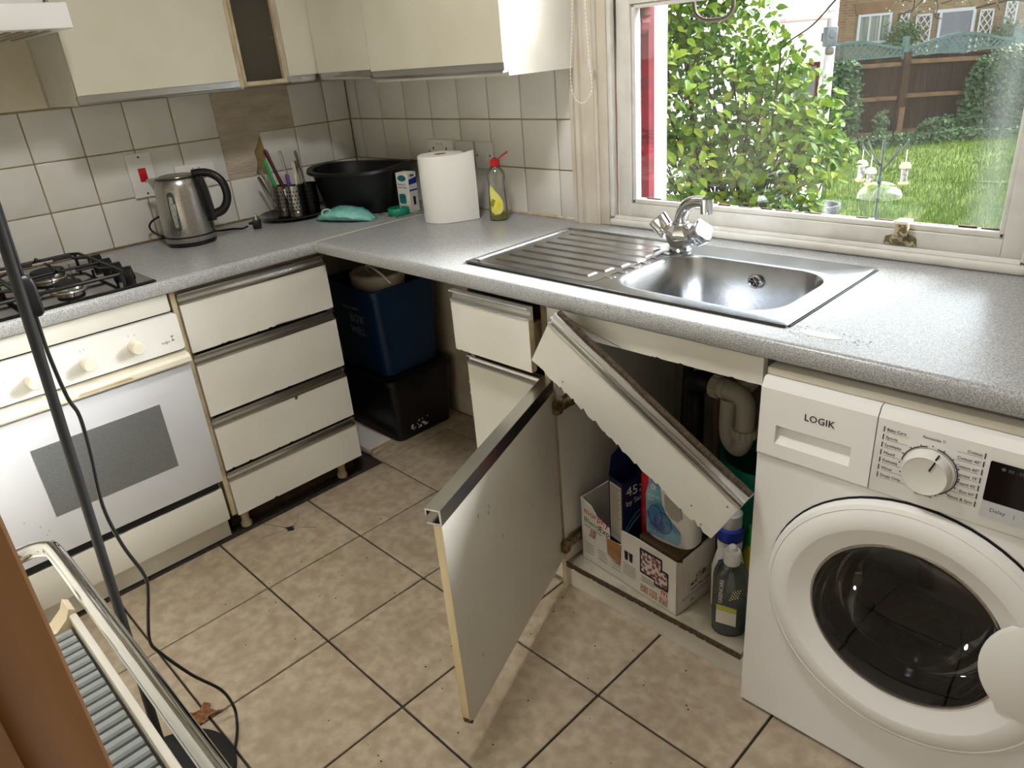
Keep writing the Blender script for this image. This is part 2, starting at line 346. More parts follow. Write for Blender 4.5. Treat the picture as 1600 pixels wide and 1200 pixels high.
for (xa,xb,za,zb) in ((1.398,1.412,.966,1.497),(2.350,2.362,.966,1.497),(1.398,2.362,.966,.980),(1.398,2.362,1.486,1.497)):
    g.box(xa,xb,.026,.052,za,zb,r=.004,k=2)
obj('glazing_bead',g,M_wpaint2,ls)
g=G().box(1.404,2.358,.0405,.0425,.972,1.492); obj('pane',g,M_pane,ls)
g=G()
x=1.41
while x<2.35:
    l=random.uniform(.01,.05); g.box(x,x+l,.0385,.0440,.979,.979+random.uniform(.0015,.005)); x+=l*random.uniform(.9,1.8)
obj('dirt_line',g,mat('window_grime',c(92,58,44),.9,col2=c(40,34,28),scale=60),ls)
us=struct('upper_sash',G().box(1.340,1.388,.066,.104,1.49,2.17).box(2.365,2.415,.066,.104,1.49,2.17).box(1.388,2.365,.066,.104,1.49,1.525).box(1.388,2.365,.066,.104,2.12,2.17),M_redwood,win)
obj('pane',G().box(1.386,2.367,.084,.086,1.52,2.125),M_pane,us)
g=G().prism([(1.385,1.49),(1.41,1.49),(1.412,1.468),(1.402,1.462),(1.408,1.45),(1.404,1.432),(1.394,1.422),(1.385,1.42)],.068,.102,0,frame((0,0,0),(1,0,0),(0,0,1))@T(0,0,0)@Matrix.Scale(-1,4,(0,0,1)))
obj('sash_horn',g,M_redwood,us)
obj('outer_lining',G().box(1.335,1.400,.106,.135,.90,2.2).box(2.36,2.42,.106,.135,.90,2.2),M_redwood,win,label='dark red outer frame')
g=G().tube(smooth_pts([(1.535,.118,1.492),(1.540,.122,1.462),(1.562,.124,1.444),(1.596,.124,1.440),(1.630,.124,1.444),(1.648,.122,1.462),(1.652,.118,1.49)],5),.0055,8)
obj('sash_lift',g,mat('rusty_iron',c(60,46,38),.6,.4),us)
obj('outer_sill',G().box(1.30,2.45,.12,.42,.84,.885),M_render,win)
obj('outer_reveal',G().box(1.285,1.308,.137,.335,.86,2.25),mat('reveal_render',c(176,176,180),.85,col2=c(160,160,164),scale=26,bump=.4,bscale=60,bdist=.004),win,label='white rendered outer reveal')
f=obj('fastener_plate',G().prism([(2.125,.932),(2.196,.932),(2.193,.951),(2.178,.956),(2.150,.956),(2.128,.950)],-.020,-.014,0,frame((0,0,0),(1,0,0),(0,0,1))),mat('chipped_brown_fastener',c(96,84,56),.5,col2=c(178,166,132),scale=70,lo=.5,hi=.54),win,label='brown sash fastener with chipped paint')
obj('fastener_lug',G().box(2.151,2.177,-.004,.018,.955,.986,r=.003),bpy.data.materials['chipped_brown_fastener'],f)
obj('fastener_tip',G().box(2.149,2.180,-.008,.030,.984,.992,r=.003),mat('cream_gloss_blob',c(228,220,196),.35),f)
# unseen hall added behind the camera to keep skylight out of the doorway
struct('wall_added_hall',G().box(1.4,1.5,-4.4,-1.9,0,2.4).box(3.7,3.8,-4.4,-1.9,0,2.4).box(1.4,3.8,-4.5,-4.4,0,2.4).box(1.4,3.8,-4.5,-1.9,2.4,2.5).box(1.4,3.8,-4.5,-2.9,-.12,0).box(3.42,3.8,-1.92,-1.9,0,2.4),M_plaster)
# ---------------------------------------------------------------- door frame beside the camera
dr=thing('door_1',None,None,(2.36,-1.79,0),kind='structure')
M_wood=mat('brown_varnished_wood',c(168,122,80),.5,col2=c(136,98,64),scale=7,stretch=(3,3,.25),detail=8,lo=.3,hi=.7)
obj('jamb',G().box(2.362,2.392,-1.9,-1.785,0,2.05,r=.002).box(3.168,3.198,-1.9,-1.785,0,2.05,r=.002).box(2.392,3.168,-1.9,-1.785,2.02,2.05),M_wood,dr)
obj('casing',G().box(2.285,2.372,-1.7895,-1.7525,0,2.12,r=.006),M_wood,dr)
obj('casing',G().box(3.188,3.275,-1.7895,-1.7525,0,2.12,r=.006),M_wood,dr)
obj('casing',G().box(2.372,3.188,-1.7895,-1.7525,2.035,2.12,r=.006),M_wood,dr)
# ================================================================ WORKTOPS
def wprof(d,zt=.9,th=.038,r=.012):   # depth profile, front at y=-d
    P=[(0,zt-th),(-d+.004,zt-th),(-d,zt-th+.006)]
    for i in range(5):
        a=R(90*i/4); P.append((-d+r-r*math.cos(a),zt-r+r*math.sin(a)))
    P.append((0,zt)); return P
# left run: length along y, front faces +x  (local x->world y)
t=thing('left_worktop','grey speckled laminate worktop under the hob and kettle','worktop',(.3,-.9,.88))
MM=Matrix(((0,-1,0,0),(0,0,1,0),(1,0,0,0),(0,0,0,1)))  # prism (px,py,pz)->( -py?, ...)
Pl=[(-a,b_) for a,b_ in wprof(.597)]
g=G().prism(Pl,-1.786,-.002,0,frame((0,0,0),(1,0,0),(0,0,1))@Matrix.Scale(-1,4,(0,0,1)),sm=True)
obj('slab',g,M_work,t,ang=50)
t=thing('sink_worktop','grey speckled laminate worktop around the sink, running under the window','worktop',(1.9,-.3,.88))
g=G(); Pf=wprof(.598); fy=frame((0,0,0),(0,1,0),(0,0,1))
g.prism([p for p in Pf],.602,1.262,0,fy,True); g.prism(Pf,2.146,3.296,0,fy,True)
Pc=[(-.515,.862)]+Pf[1:-1]+[(-.515,.9)]
g.prism(Pc,1.262,2.146,0,fy,True); g.box(1.262,2.146,-.105,0,.862,.9)
ws=obj('slab',g,M_work,t,ang=50)
st=obj('joint_strip',G().prism([(a-.0,b_+.0012) for a,b_ in [(-.003,.862)]+Pf[1:-1]+[(-.003,.9)]],.5985,.6025,0,fy,True),mat('pale_joint_strip',c(214,204,180),.45,col2=c(150,122,84),scale=20,lo=.5,hi=.8),t,label='pale strip covering the worktop joint')
g=G().prism([(2.222+.038*math.cos(a)*(1+.05*math.sin(3*a)),-.527+.0135*math.sin(a)*(1+.1*math.cos(2*a))) for a in [2*PI*i/28 for i in range(28)]],.9002,.9007)
obj('worn_patch',g,mat('worn_white_patch',c(240,240,236),.45),t,label='white oval worn patch')
g=G()
for k in range(46):
    a=random.uniform(0,2*PI); q=random.uniform(1.0,1.7)
    x=2.232+.05*math.cos(a)*q; y=-.522+.022*math.sin(a)*q; s=random.uniform(.0006,.0022)
    if y<-.575: continue
    g.prism([(x-s,y-s*.4),(x+s,y-s*.7),(x+s*.5,y+s*.6)],.9001,.9004)
obj('scratch_marks',g,mat('worktop_scratch',c(92,86,80),.8),t,kind='stuff')
# ================================================================ BASE CABINETS (facing +x or -y). local: x along front, y=0 at wall, front towards -y
def alu_rail(L,x0,zb,yf,h=.034,d=.018):   # grip rail profile extruded along x
    P=[(0,0),(-d-.002,0),(-d-.002,.005),(-d+.007,.010),(-d+.010,.018),(-d+.006,h-.008),(-d-.003,h-.004),(-d-.003,h),(0,h)]
    return G().prism([(yf+a,zb+b_) for a,b_ in P],x0,x0+L,0,frame((0,0,0),(0,1,0),(0,0,1)))
def chip_panel(x0,x1,z0,z1,y0,y1,nchips,amp,mi=0,seed=1):  # front panel with a chipped bottom edge
    rnd=random.Random(seed); xs=[x0]+sorted(rnd.uniform(x0+.02,x1-.02) for _ in range(nchips))+[x1]; P=[(x0,z1),(x0,z0)]
    for x in xs[1:-1]:
        w=rnd.uniform(.003,.009); P+= [(x-w,z0),(x-w*.3,z0+amp*rnd.uniform(.4,1)),(x+w*.4,z0+amp*rnd.uniform(.3,.9)),(x+w,z0)]
    P=[p for i,p in enumerate(P) if i<2 or p[0]>P[i-1][0]-1e-9]
    P+=[(x1,z0),(x1,z1)]
    return G().prism(P[::-1],-y1,-y0,mi,frame((0,0,0),(1,0,0),(0,0,1)))
# drawer unit beside the oven
W=.497
du=thing('drawer_unit','cream four-drawer base unit with aluminium grip rails between oven and corner','cabinet',(0,-1.061,0),90,local=True)
obj('carcass',G().box(.0,.016,-.56,-.01,.085,.858).box(W-.016,W,-.56,-.01,.085,.858).box(.016,W-.016,-.555,-.01,.085,.101).box(.016,W-.016,-.02,-.01,.101,.858).box(.016,W-.016,-.555,-.10,.842,.858),[M_carc],du)
obj('carcass_edge',G().box(-.014,.0,-.572,-.01,.085,.858).box(-.001,.012,-.5605,-.56,.085,.858),M_edge,du,label='yellowed panel edge beside the oven')
zs=[(.664,.848),(.449,.656),(.252,.441),(.080,.244)]
for i,(za,zb) in enumerate(zs):
    hz=zb-.034
    g=chip_panel(.004,W-.002,za,hz,-.579,-.561,[9,2,6,1][i],.0045,0,10+i)
    d=obj('drawer',g,[M_mel],du)
    obj('grip_rail',alu_rail(W-.008,.004,hz,-.561),M_alu,d)
    if i<3:
        obj('drawer_box',G().box(.03,W-.03,-.555,-.06,za+.02,za+.03).box(.03,.042,-.555,-.06,za+.03,hz-.02).box(W-.042,W-.03,-.555,-.06,za+.03,hz-.02),M_carc,d)
obj('edge_scuffs',G().prism([(.286,.3985),(.292,.393),(.298,.4),(.296,.408),(.288,.408)],.5795,.5797,0,frame((0,0,0),(1,0,0),(0,0,1))),M_chip,du)
for xx in (.04,.43):
    g=G().lathe([(.018,0),(.019,.012),(.014,.02),(.014,.045),(.018,.05),(.018,.062),(.024,.066),(.024,.0845)],14,0,T(xx,-.525,0))
    obj('leg',g,M_edge,du)
g=G().box(0,W,-.50,-.49,.0,.084); obj('plinth_backboard',g,mat('dark_brown_recess',c(48,36,28),.95,col2=c(70,52,38),scale=20),du)  # dark brown board set back behind the legs
# ---------------------------------------------------------------- oven housing + oven
oh=thing('oven_housing','cream housing panels and plinth around the built-under oven','cabinet',(.0,-1.70,0),90,local=True)
OW=.62
obj('top_filler',G().box(0,OW-.004,-.579,-.55,.806,.858,r=.003),M_mel,oh)
obj('lower_panel',G().box(0,OW-.006,-.579,-.561,.082,.200,r=.003),M_mel,oh)
obj('plinth',G().box(0,OW-.004,-.541,-.525,.0,.080,r=.002),M_melw,oh)
obj('side_panel',G().box(OW-.012,OW,-.56,-.02,.082,.80),M_carc,oh); obj('side_panel',G().box(0,.016,-.56,-.02,.082,.80),M_carc,oh)
obj('base_shelf',G().box(.016,OW-.012,-.56,-.02,.19,.205),M_carc,oh)
g=G().box(.016,OW-.014,-.578,-.545,.2065,.2245); obj('vent_gap',g,M_blackm,oh)
ov=thing('oven','white built-under electric oven with grey window and cream knobs','oven',(.0,-1.68,0),90,local=True)
OV=.605
g=G().box(.01,OV-.012,-.545,-.05,.226,.800); obj('body',g,M_dark,ov)
g=G().prism(rrect(.0,OV,.690,.800,.010,4),.560,.585,0,frame((0,0,0),(1,0,0),(0,0,1))); cp=obj('control_panel',g,M_appl,ov)
obj('dark_surround',G().box(-.002,OV+.002,-.566,-.546,.675,.803),M_blackm,ov)
for kx,kz in ((.472,.738),(.344,.734),(.210,.731),(.07,.73)):
    k=obj('knob',G().lathe([(.020,0),(.0205,.004),(.0165,.005),(.0165,.007),(.0178,.008),(.0175,.028),(.0155,.031),(.0,.0315)],22,0,frame((kx,-.5852,kz),(1,0,0),(0,0,1))),M_cream,ov)
g=G(); fo=frame((0,-.5853,0),(1,0,0),(0,0,1))
for (x,z,s) in ((.335,.769,.007),(.345,.771,.006),(.462,.772,.006),(.478,.770,.006),(.205,.77,.006),(.15,.75,.006),(.13,.742,.005),(.16,.735,.005),(.12,.73,.005)):
    g.text(random.choice(['o','- -','||','= =']),s,fo@T(x,z,0),0)
for (x,z) in ((.555,.72),(.566,.716)): g.text('turbo' if x<.56 else '≡',.011,fo@T(x-.012,z,0),0)
g.prism([(.571,.722),(.581,.722),(.576,.73)],0,.0003,0,fo).prism([(.571,.738),(.581,.738),(.576,.731)],0,.0003,0,fo)
obj('panel_lettering',g,M_inkg,cp,kind='stuff')
hd=obj('door_handle',G().prism([(-.561,.642),(-.598,.648),(-.606,.655),(-.606,.668),(-.600,.676),(-.570,.682),(-.561,.682)],0,OV,0,frame((0,0,0),(0,1,0),(0,0,1)),True),M_cream,ov,label='cream plastic door handle bar',ang=30)
obj('handle_groove',G().prism([(.29,.657),(.44,.657),(.43,.664),(.30,.664)],.606,.6062,0,frame((0,0,0),(1,0,0),(0,0,1))),M_edge,hd)
g=G().box(.0,OV,-.585,-.562,.228,.640,r=.003); od=obj('oven_door',g,mat('pale_lilac_oven_glass',c(206,208,216),.12,coat=.3),ov)
obj('door_window',G().box(.146,.488,-.5862,-.585,.341,.550),mat('grey_dotted_oven_window',c(98,101,104),.2,col2=c(116,118,120),scale=900,detail=1,lo=.45,hi=.55,coat=.5),od)
for x,z in ((.10,.33),(.115,.31),(.108,.30),(.07,.36)): obj('door_speck',G().prism([(x,z),(x+.004,z+.001),(x+.002,z+.004)],.585,.5853,0,frame((0,0,0),(1,0,0),(0,0,1))),M_inkg,od)
# ---------------------------------------------------------------- narrow drawer/door unit right of the corner
bu=thing('narrow_base_unit','narrow cream base unit with its drawer pulled out, left of the sink unit','cabinet',(1.272,0,0),local=True)
BW=.298
obj('carcass',G().box(0,.016,-.56,-.02,.08,.858).box(BW-.016,BW,-.56,-.02,.08,.858).box(.016,BW-.016,-.55,-.02,.08,.096),M_carc,bu)
obj('carcass_edge',G().box(BW-.0165,BW,-.5606,-.56,.08,.858).box(0,.016,-.5606,-.56,.08,.858),M_edge,bu)
obj('plinth',G().box(0,BW,-.54,-.525,0,.078),M_melw,bu)
dw=obj('drawer',chip_panel(.010,.294,.690,.826,-.618,-.600,2,.004,0,31),[M_mel],bu)
obj('panel_edge',G().box(.294,.2945,-.6175,-.6005,.6905,.8255),M_edge,dw,label='yellowed raw edge of the drawer front')
obj('grip_rail',alu_rail(.284,.010,.826,-.600,.031),M_alu,dw)
obj('drawer_box',G().box(.03,.268,-.6,-.12,.70,.708).box(.03,.042,-.6,-.12,.708,.80).box(.256,.268,-.6,-.12,.708,.80),M_edge,dw)
dd=obj('unit_door',chip_panel(.004,.296,.088,.632,-.579,-.561,1,.003,0,33),[M_mel],bu)
obj('grip_rail',alu_rail(.29,.005,.632,-.561,.026),M_alu,dd)
# ---------------------------------------------------------------- sink unit with open door
su=thing('sink_unit','cream sink base unit with its door hanging open and no front panel','cabinet',(1.572,0,0),local=True)
SW=.570
obj('side_panel',G().box(.0,.016,-.56,-.02,.0,.858),M_mel,su); obj('side_panel',G().box(SW-.014,SW-.002,-.42,-.02,.0,.858),M_mel,su)
obj('panel_edge',G().box(0,.016,-.5606,-.56,.0,.80),M_edge,su)
obj('top_rail',chip_panel(.016,SW-.001,.795,.852,-.575,-.558,8,.003,0,41),[M_mel],su)
obj('base_shelf',G().box(.016,SW-.016,-.558,-.02,.073,.090),mat('stained_shelf',c(186,180,164),.6,col2=c(150,140,118),scale=12),su)
obj('shelf_edge',chip_panel(.016,SW-.016,.074,.0905,-.5610,-.5581,16,.004,0,43),[M_chip],su,label='worn brown chipboard shelf edge')
obj('plinth',G().box(.004,SW,-.548,-.533,0,.072,r=.001),M_melw,su)
obj('back_panel',G().box(.016,.16,-.03,-.02,.09,.85),M_carc,su)
g=G()
for zc in (.585,.155):
    h=G().box(.0165,.022,-.545,-.48,zc-.022,zc+.022,r=.002).box(.018,.034,-.565,-.50,zc-.009,zc+.009,r=.003).cyl((.026,-.555,zc-.016),(.026,-.555,zc+.016),.006,10).box(.010,.040,-.585,-.562,zc-.016,zc+.016,r=.004)
    obj('hinge',h,mat('rusty_hinge',c(96,74,52),.55,.6,col2=c(150,130,100),scale=60),su)
obj('shelf_peg',G().cyl((.0165,-.36,.42),(.032,-.36,.42),.006,8),M_white,su)
# door local frame: x along the door from hinge
dv=Vector((.218,-.552,0)).normalized(); dM=frame((.008,-.574,0),dv,(0,0,1)) # z axis = x cross y
DW=.590
g=G().prism([(0,.108),(.06,.106),(.3,.108),(.575,.107),(.583,.118),(.59,.122),(.59,.628),(.0,.628)],-.009,.009,0,dM)
sd=obj('unit_door',g,[M_mel],su)
obj('door_edge',G().box(.590,.5907,.128,.624,-.0085,.0085,0,dM),mat('pale_edging_strip',c(226,210,172),.5,col2=c(206,182,136),scale=20,stretch=(1,1,.2)),sd,label='pale edging strip on the free edge')
obj('raw_corner',G().prism([(.566,.1045),(.578,.1005),(.588,.112),(.5915,.128),(.58,.118)],-.007,.007,0,dM),M_chip,sd,label='raw chipped bottom corner')
# channel rail along the top of the door: U section
zrm=dM@Matrix.Scale(-1,4,(0,0,1))
g=G().box(0,.592,.628,.632,-.022,.011,0,zrm).box(0,.592,.632,.662,.007,.011,0,zrm).box(0,.592,.658,.662,-.022,.007,0,zrm).box(0,.592,.646,.658,-.022,-.019,0,zrm)
obj('grip_rail',g,M_alu,sd)
for x,z in ((.40,.54),(.405,.528),(.45,.55),(.35,.43),(.02,.33),(.18,.40),(.5,.22)): obj('door_scratch',G().prism([(x,z),(x+.0015,z),(x+.002,z+.012),(x+.0005,z+.011)],.0091,.0093,0,zrm),M_chip,sd)
# ---------------------------------------------------------------- fallen drawer front
ang=math.atan2(-.303,.509); ff=frame((1.664,-.6275,.867),(math.cos(ang),0,math.sin(ang)),(-math.sin(ang),0,math.cos(ang)))
fd=thing('fallen_drawer_front','loose cream drawer front hanging tilted across the open sink unit','drawer front',M=ff,local=True)
rnd=random.Random(5); L=.574
P=[(0,-.030),(0,-.153)]
x=.02
while x<L-.03:
    P.append((x,-.153+rnd.uniform(0,.0045))); 
    if rnd.random()<.35: P.append((x+.004,-.153+rnd.uniform(.004,.010)))
    x+=rnd.uniform(.010,.024)
P+=[(L-.02,-.152),(L,-.148),(L,-.030)]
obj('panel',G().prism(P[::-1],-.009,.009),[M_mel],fd)
g=G().box(0,L,-.030,-.024,-.009,.012).box(0,L,-.024,-.012,-.009,.002).box(0,L,-.012,-.007,-.009,.014).box(0,L,-.007,0,-.020,.004)
obj('grip_rail',g,M_alu,fd)
obj('raw_edge',G().box(.002,L-.002,0,.004,-.015,-.004),M_chip,fd,label='raw brown top edge behind the rail')
for x,z in ((.555,-.05),(.54,-.14),(.50,-.12),(.10,-.13)): obj('screw_hole',G().prism(circ(.002,0,8,x,z),.009,.0094),M_chip,fd)
# ---------------------------------------------------------------- upper cabinets
ul=thing('left_wall_cabinet','cream wall cabinet with aluminium grip strip above the kettle','cabinet',(0,-1.080,0),90,local=True)
UW=.505
obj('carcass',G().box(0,.016,-.292,-.002,1.364,2.1).box(UW-.016,UW-.001,-.292,-.002,1.364,2.1).box(.016,UW-.016,-.292,-.002,1.372,1.388).box(.016,UW-.016,-.292,-.002,2.084,2.1),M_melw,ul)
obj('front_edge',G().box(UW-.018,UW-.001,-.300,-.2925,1.372,2.1),M_edge,ul)
d=obj('cabinet_door',G().box(.0,UW-.019,-.311,-.2935,1.390,2.1,r=.001,k=1),M_melup,ul)
def strip(L,x0,zb,yf,h=.022): return G().prism([(yf,zb),(yf-.020,zb-.002),(yf-.022,zb+.002),(yf-.015,zb+.006),(yf-.016,zb+h),(yf,zb+h)],x0,x0+L,0,frame((0,0,0),(0,1,0),(0,0,1)))
obj('grip_strip',strip(UW-.019,0,1.366,-.2935,.0235),M_alu,d)
uo=thing('open_wall_cabinet','narrow wall cabinet with no door, dark empty inside','cabinet',(0,-.5745,0),90,local=True)
OWd=.157
obj('carcass',G().box(0,.010,-.300,-.002,1.372,2.1).box(OWd-.010,OWd,-.300,-.002,1.372,2.1).box(.010,OWd-.010,-.300,-.002,1.372,1.384).box(.01,OWd-.01,-.300,-.002,2.09,2.1),M_edge,uo)
obj('shade_panel',G().box(.010,OWd-.010,-.285,-.275,1.384,2.09),mat('opening_shade_board',c(70,64,52),.7,col2=c(60,54,44),scale=4),uo,label='dark board painted as the shade inside the empty opening')  # shade of the empty unit put into this board's dark colour
g=G()
for x,z in ((.018,1.50),(.135,1.51)): g.tube([(x+.005*math.cos(a),-.2865,z+.005*math.sin(a)) for a in [2*PI*i/12 for i in range(12)]],.0012,6,closed=True)
obj('screw_ring',g,M_steel,uo)
uc=thing('corner_wall_cabinet','corner wall cabinet with a narrow cream door on each wall','cabinet',(.3,-.3,0))
obj('carcass',G().box(.002,.300,-.4165,-.002,1.372,2.1).box(.3,.63,-.292,-.002,1.372,2.1),M_melw,uc)
d=obj('cabinet_door',G().box(.301,.318,-.4165,-.300,1.390,2.1),M_melup,uc)
g=strip(.115,0,1.366,0,.0235); MY=Matrix(((0,-1,0,.301),(1,0,0,-.4165),(0,0,1,0),(0,0,0,1)))
g2=G().add(g.v,g.f,0,MY); obj('grip_strip',g2,M_alu,d)
d=obj('cabinet_door',G().box(.326,.634,-.311,-.2935,1.390,2.1),M_melup,uc)
obj('grip_strip',strip(.300,.334,1.366,-.2935,.0235),M_alu,d)
ub=thing('back_wall_cabinet','cream wall cabinet with a white side beside the window','cabinet',(.94,-.15,1.37))
obj('carcass',G().box(.637,1.236,-.292,-.002,1.350,2.1),M_melw,ub)
d=obj('cabinet_door',G().box(.638,1.236,-.311,-.2935,1.384,2.1),M_melup,ub)
obj('grip_strip',strip(.598,.638,1.360,-.2935,.0235),M_alu,d)
hd=thing('extractor_hood','white extractor hood above the hob','extractor hood',(.25,-1.4,1.55))
obj('canopy',G().box(.0,.47,-1.69,-1.085,1.552,1.612,r=.004),M_appl,hd)
obj('chimney_box',G().box(.0,.28,-1.69,-1.085,1.613,1.78),M_appl,hd)
g=G()
for i in range(18): g.box(.06,.42,-1.65+i*.03,-1.65+i*.03+.012,1.5485,1.5519)
obj('filter_grille',g,mat('greasy_filter',c(176,170,156),.5,.5),hd)
# ================================================================ SINK + TAP
sk=thing('kitchen_sink','stainless steel inset sink with bowl and ribbed drainer under the window','sink',(1.7,-.31,.9))
X0,X1,Y0,Y1=1.247,2.158,-.526,-.094
bx0,bx1,by0,by1=1.708,2.104,-.484,-.197
def rr(x0,x1,y0,y1,r,z): return rrect(x0,x1,y0,y1,r,6,z)
g=G()
g.loft([rr(X0,X1,Y0,Y1,.004,.9005),rr(X0,X1,Y0,Y1,.004,.9045),rr(X0+.004,X1-.004,Y0+.004,Y1-.004,.004,.9062),
        rr(bx0-.016,bx1+.030,by0-.016,by1+.016,.085,.9058),rr(bx0-.012,bx1+.018,by0-.012,by1+.012,.083,.9072),rr(bx0-.004,bx1+.004,by0-.004,by1+.004,.08,.9050)],0,None,True,False,False)
obj('sink_top',g,M_sinksteel,sk)
g=G().loft([rr(bx0-.004,bx1+.004,by0-.004,by1+.004,.08,.9050),rr(bx0,bx1,by0,by1,.078,.898),rr(bx0+.010,bx1-.010,by0+.010,by1-.010,.075,.80),rr(bx0+.018,bx1-.018,by0+.018,by1-.018,.07,.768),rr(bx0+.045,bx1-.045,by0+.045,by1-.045,.055,.752),rr(bx0+.15,bx1-.15,by0+.12,by1-.12,.02,.748)],0,None,True,False,True)
bowl=obj('bowl',g,M_sinksteel,sk)
g=G().loft([circ(.036,.7505,20,1.9,-.325),circ(.028,.7507,20,1.9,-.325),circ(.022,.744,20,1.9,-.325)],0); obj('drain_strainer',g,M_chrome,bowl)
fo=frame((1.925,-.2085,.868),(1,0,0),(0,-.12,1))
g=G().lathe([(.0175,-.002),(.0175,.002),(.015,.0035),(.0125,.002),(.0115,-.004)],20,0,fo,c0=False,c1=False); ovf=obj('overflow_rose',g,M_chrome,bowl)
obj('overflow_hole',G().lathe([(.0118,-.0022),(.001,-.0022)],16,0,fo,c0=False),M_blackm,ovf)
g=G()
for a in (0,60,120): g.tube([fo@Vector((.011*math.cos(R(a)),.011*math.sin(R(a)),-.0012)),fo@Vector((-.011*math.cos(R(a)),-.011*math.sin(R(a)),-.0012))],.0006,6)
obj('overflow_cross',g,M_chrome,ovf)
# drainer: sunk field bead + ribs
g=G().loft([rr(1.268,1.672,-.505,-.118,.02,.9064),rr(1.272,1.668,-.501,-.122,.018,.9066),rr(1.30,1.655,-.495,-.128,.015,.9063)],0,None,True,False,True); obj('drainer_field',g,M_drain,sk)
g=G().tube(smooth_pts([(1.665,-.117,.9065),(1.30,-.117,.9066),(1.274,-.122,.9066),(1.268,-.145,.9066),(1.268,-.47,.9066),(1.273,-.50,.9066),(1.29,-.507,.9066)],4),.0035,8,flat=.7); obj('drainer_bead',g,M_sinksteel,sk)
for i in range(7):
    y=-.155-i*.050; xe=1.672-.012*abs(i-3)
    pr_=((0,-.0185,0),(.006,-.0145,.0030),(.006,.0145,.0030),(0,.0185,0))
    g=G().loft([[(1.312+a,y+b_,.9062+cz) for (a,b_,cz) in pr_],[(xe-a,y+b_,.9062+cz) for (a,b_,cz) in pr_]],0,None,True)
    obj('drainer_rib',g,M_drain,sk,ang=18)
g=G()
for i in range(7):
    y=-.165-i*.047; g.box(1.668-.004*i*0,1.694,y-.009,y+.009,.9060,.9068,r=.0006,k=1)
obj('drainer_slot',g,M_sinksteel,sk)
g=G().tube([(1.26,-.5275,.9012),(2.155,-.5285,.9012)],.0022,5).tube([(2.1605,-.52,.9012),(2.1605,-.10,.9012)],.0018,5); obj('seal_gap',g,M_blackm,sk)
# tap
tp=thing('mixer_tap','chrome monobloc mixer tap with two faceted knobs behind the sink bowl','tap',(1.690,-.165,.9064),rotz=-14,local=True)
g=G()
g.loft([circ(.026,0,24),circ(.027,.004,24),circ(.0255,.006,24)],0)
g.loft([[(x*1.0,y*.85,.006) for x,y,_ in circ(.025,0,8)],[(x*1.5,y*.95,.018) for x,y,_ in circ(.025,0,8)],[(x*1.9,y*1.0,.032) for x,y,_ in circ(.025,0,8)],[(x*1.6,y*1.0,.042) for x,y,_ in circ(.025,0,8)],[(x*.80,y*.80,.060) for x,y,_ in circ(.025,0,8)]],0)
tb=obj('tap_body',g,M_chrome,tp,ang=25)
for s,l in ((-1,'knob'),(1,'knob')):
    kM=T(s*.036,0,.030)@RY(s*55)
    kp=[]
    for (r,z,lob) in ((.016,.004,0),(.019,.010,.0),(.0225,.014,.09),(.0255,.042,.13),(.0255,.046,.13),(.022,.0485,.1)):
        kp.append([((r*(1+lob*math.cos(4*2*PI*i/32)))*math.cos(2*PI*i/32),(r*(1+lob*math.cos(4*2*PI*i/32)))*math.sin(2*PI*i/32),z) for i in range(32)])
    k=obj('tap_knob',G().loft(kp,0,kM),M_chrome,tp,ang=22)
    obj('knob_disc',G().lathe([(.0145,.0486),(.013,.050),(0,.0502)],20,0,kM),M_steel,k)
sa=R(92); sd_=lambda q,z:(q*math.sin(sa),-q*math.cos(sa),z)
sp=smooth_pts([sd_(0,.060),sd_(.003,.078),sd_(.010,.094),sd_(.024,.108),sd_(.046,.116),sd_(.074,.118)],4)
g=G().lathe([(.0190,.057),(.0190,.064),(.0172,.067)],20,0)
g.tube(sp,[.0168-.003*i/(len(sp)-1) for i in range(len(sp))],16,flat=1.0)
g.cyl(sd_(.078,.126),sd_(.078,.094),.0150,18,0,None,.014)
obj('spout',g,M_chrome,tp,ang=30)
tp.scale=(1.11,1.11,1.11)
# ================================================================ WASHING MACHINE local: x right, y into the machine, z up, front y=0
wm=thing('washing_machine','white front-loading washing machine under the worktop end','washing machine',(2.153,-.600,0),local=True)
WW=.597; CX,CZ=.300,.408; ff_=frame((0,0,0),(1,0,0),(0,0,1))   # z out of the front
def front_poly(x0,x1,z0,z1,cx,cz,r,n=48):
    out=[];inn=[]
    for i in range(n):
        a=2*PI*i/n; dx,dz=math.cos(a),math.sin(a); t=1e9
        if dx>1e-6:t=min(t,(x1-cx)/dx)
        if dx<-1e-6:t=min(t,(x0-cx)/dx)
        if dz>1e-6:t=min(t,(z1-cz)/dz)
        if dz<-1e-6:t=min(t,(z0-cz)/dz)
        out.append((cx+dx*t,cz+dz*t));inn.append((cx+r*dx,cz+r*dz))
    return out,inn
o_,i_=front_poly(0,WW,.012,.664,CX,CZ,.19)
# snap the corners
for cx_,cz_ in ((0,.012),(WW,.012),(0,.664),(WW,.664)):
    k=min(range(48),key=lambda q:(o_[q][0]-cx_)**2+(o_[q][1]-cz_)**2); o_[k]=(cx_,cz_)
g=G().loft([[(x,z,0) for x,z in o_],[(x,z,0) for x,z in i_],[(x,z,-.05) for x,z in i_]],0,ff_,False,False,False)
g.add([(0,0,.012),(0,.55,.012),(0,.55,.664),(0,0,.664)],[(0,1,2,3)]); g.add([(WW,0,.012),(WW,.55,.012),(WW,.55,.664),(WW,0,.664)],[(0,1,2,3)])
g.box(0,WW,.02,.55,.6645,.826); g.box(0,WW,.56,.565,.012,.826); g.box(0,WW,.0,.55,.010,.0118)
body=obj('body',g,M_appl,wm)
g=G().box(.0,WW,.016,.56,.826,.842,r=.004); obj('top_plate',g,mat('shaded_beige_top',c(208,202,186),.5),wm)  # beige carries the shade that falls on the top under the worktop
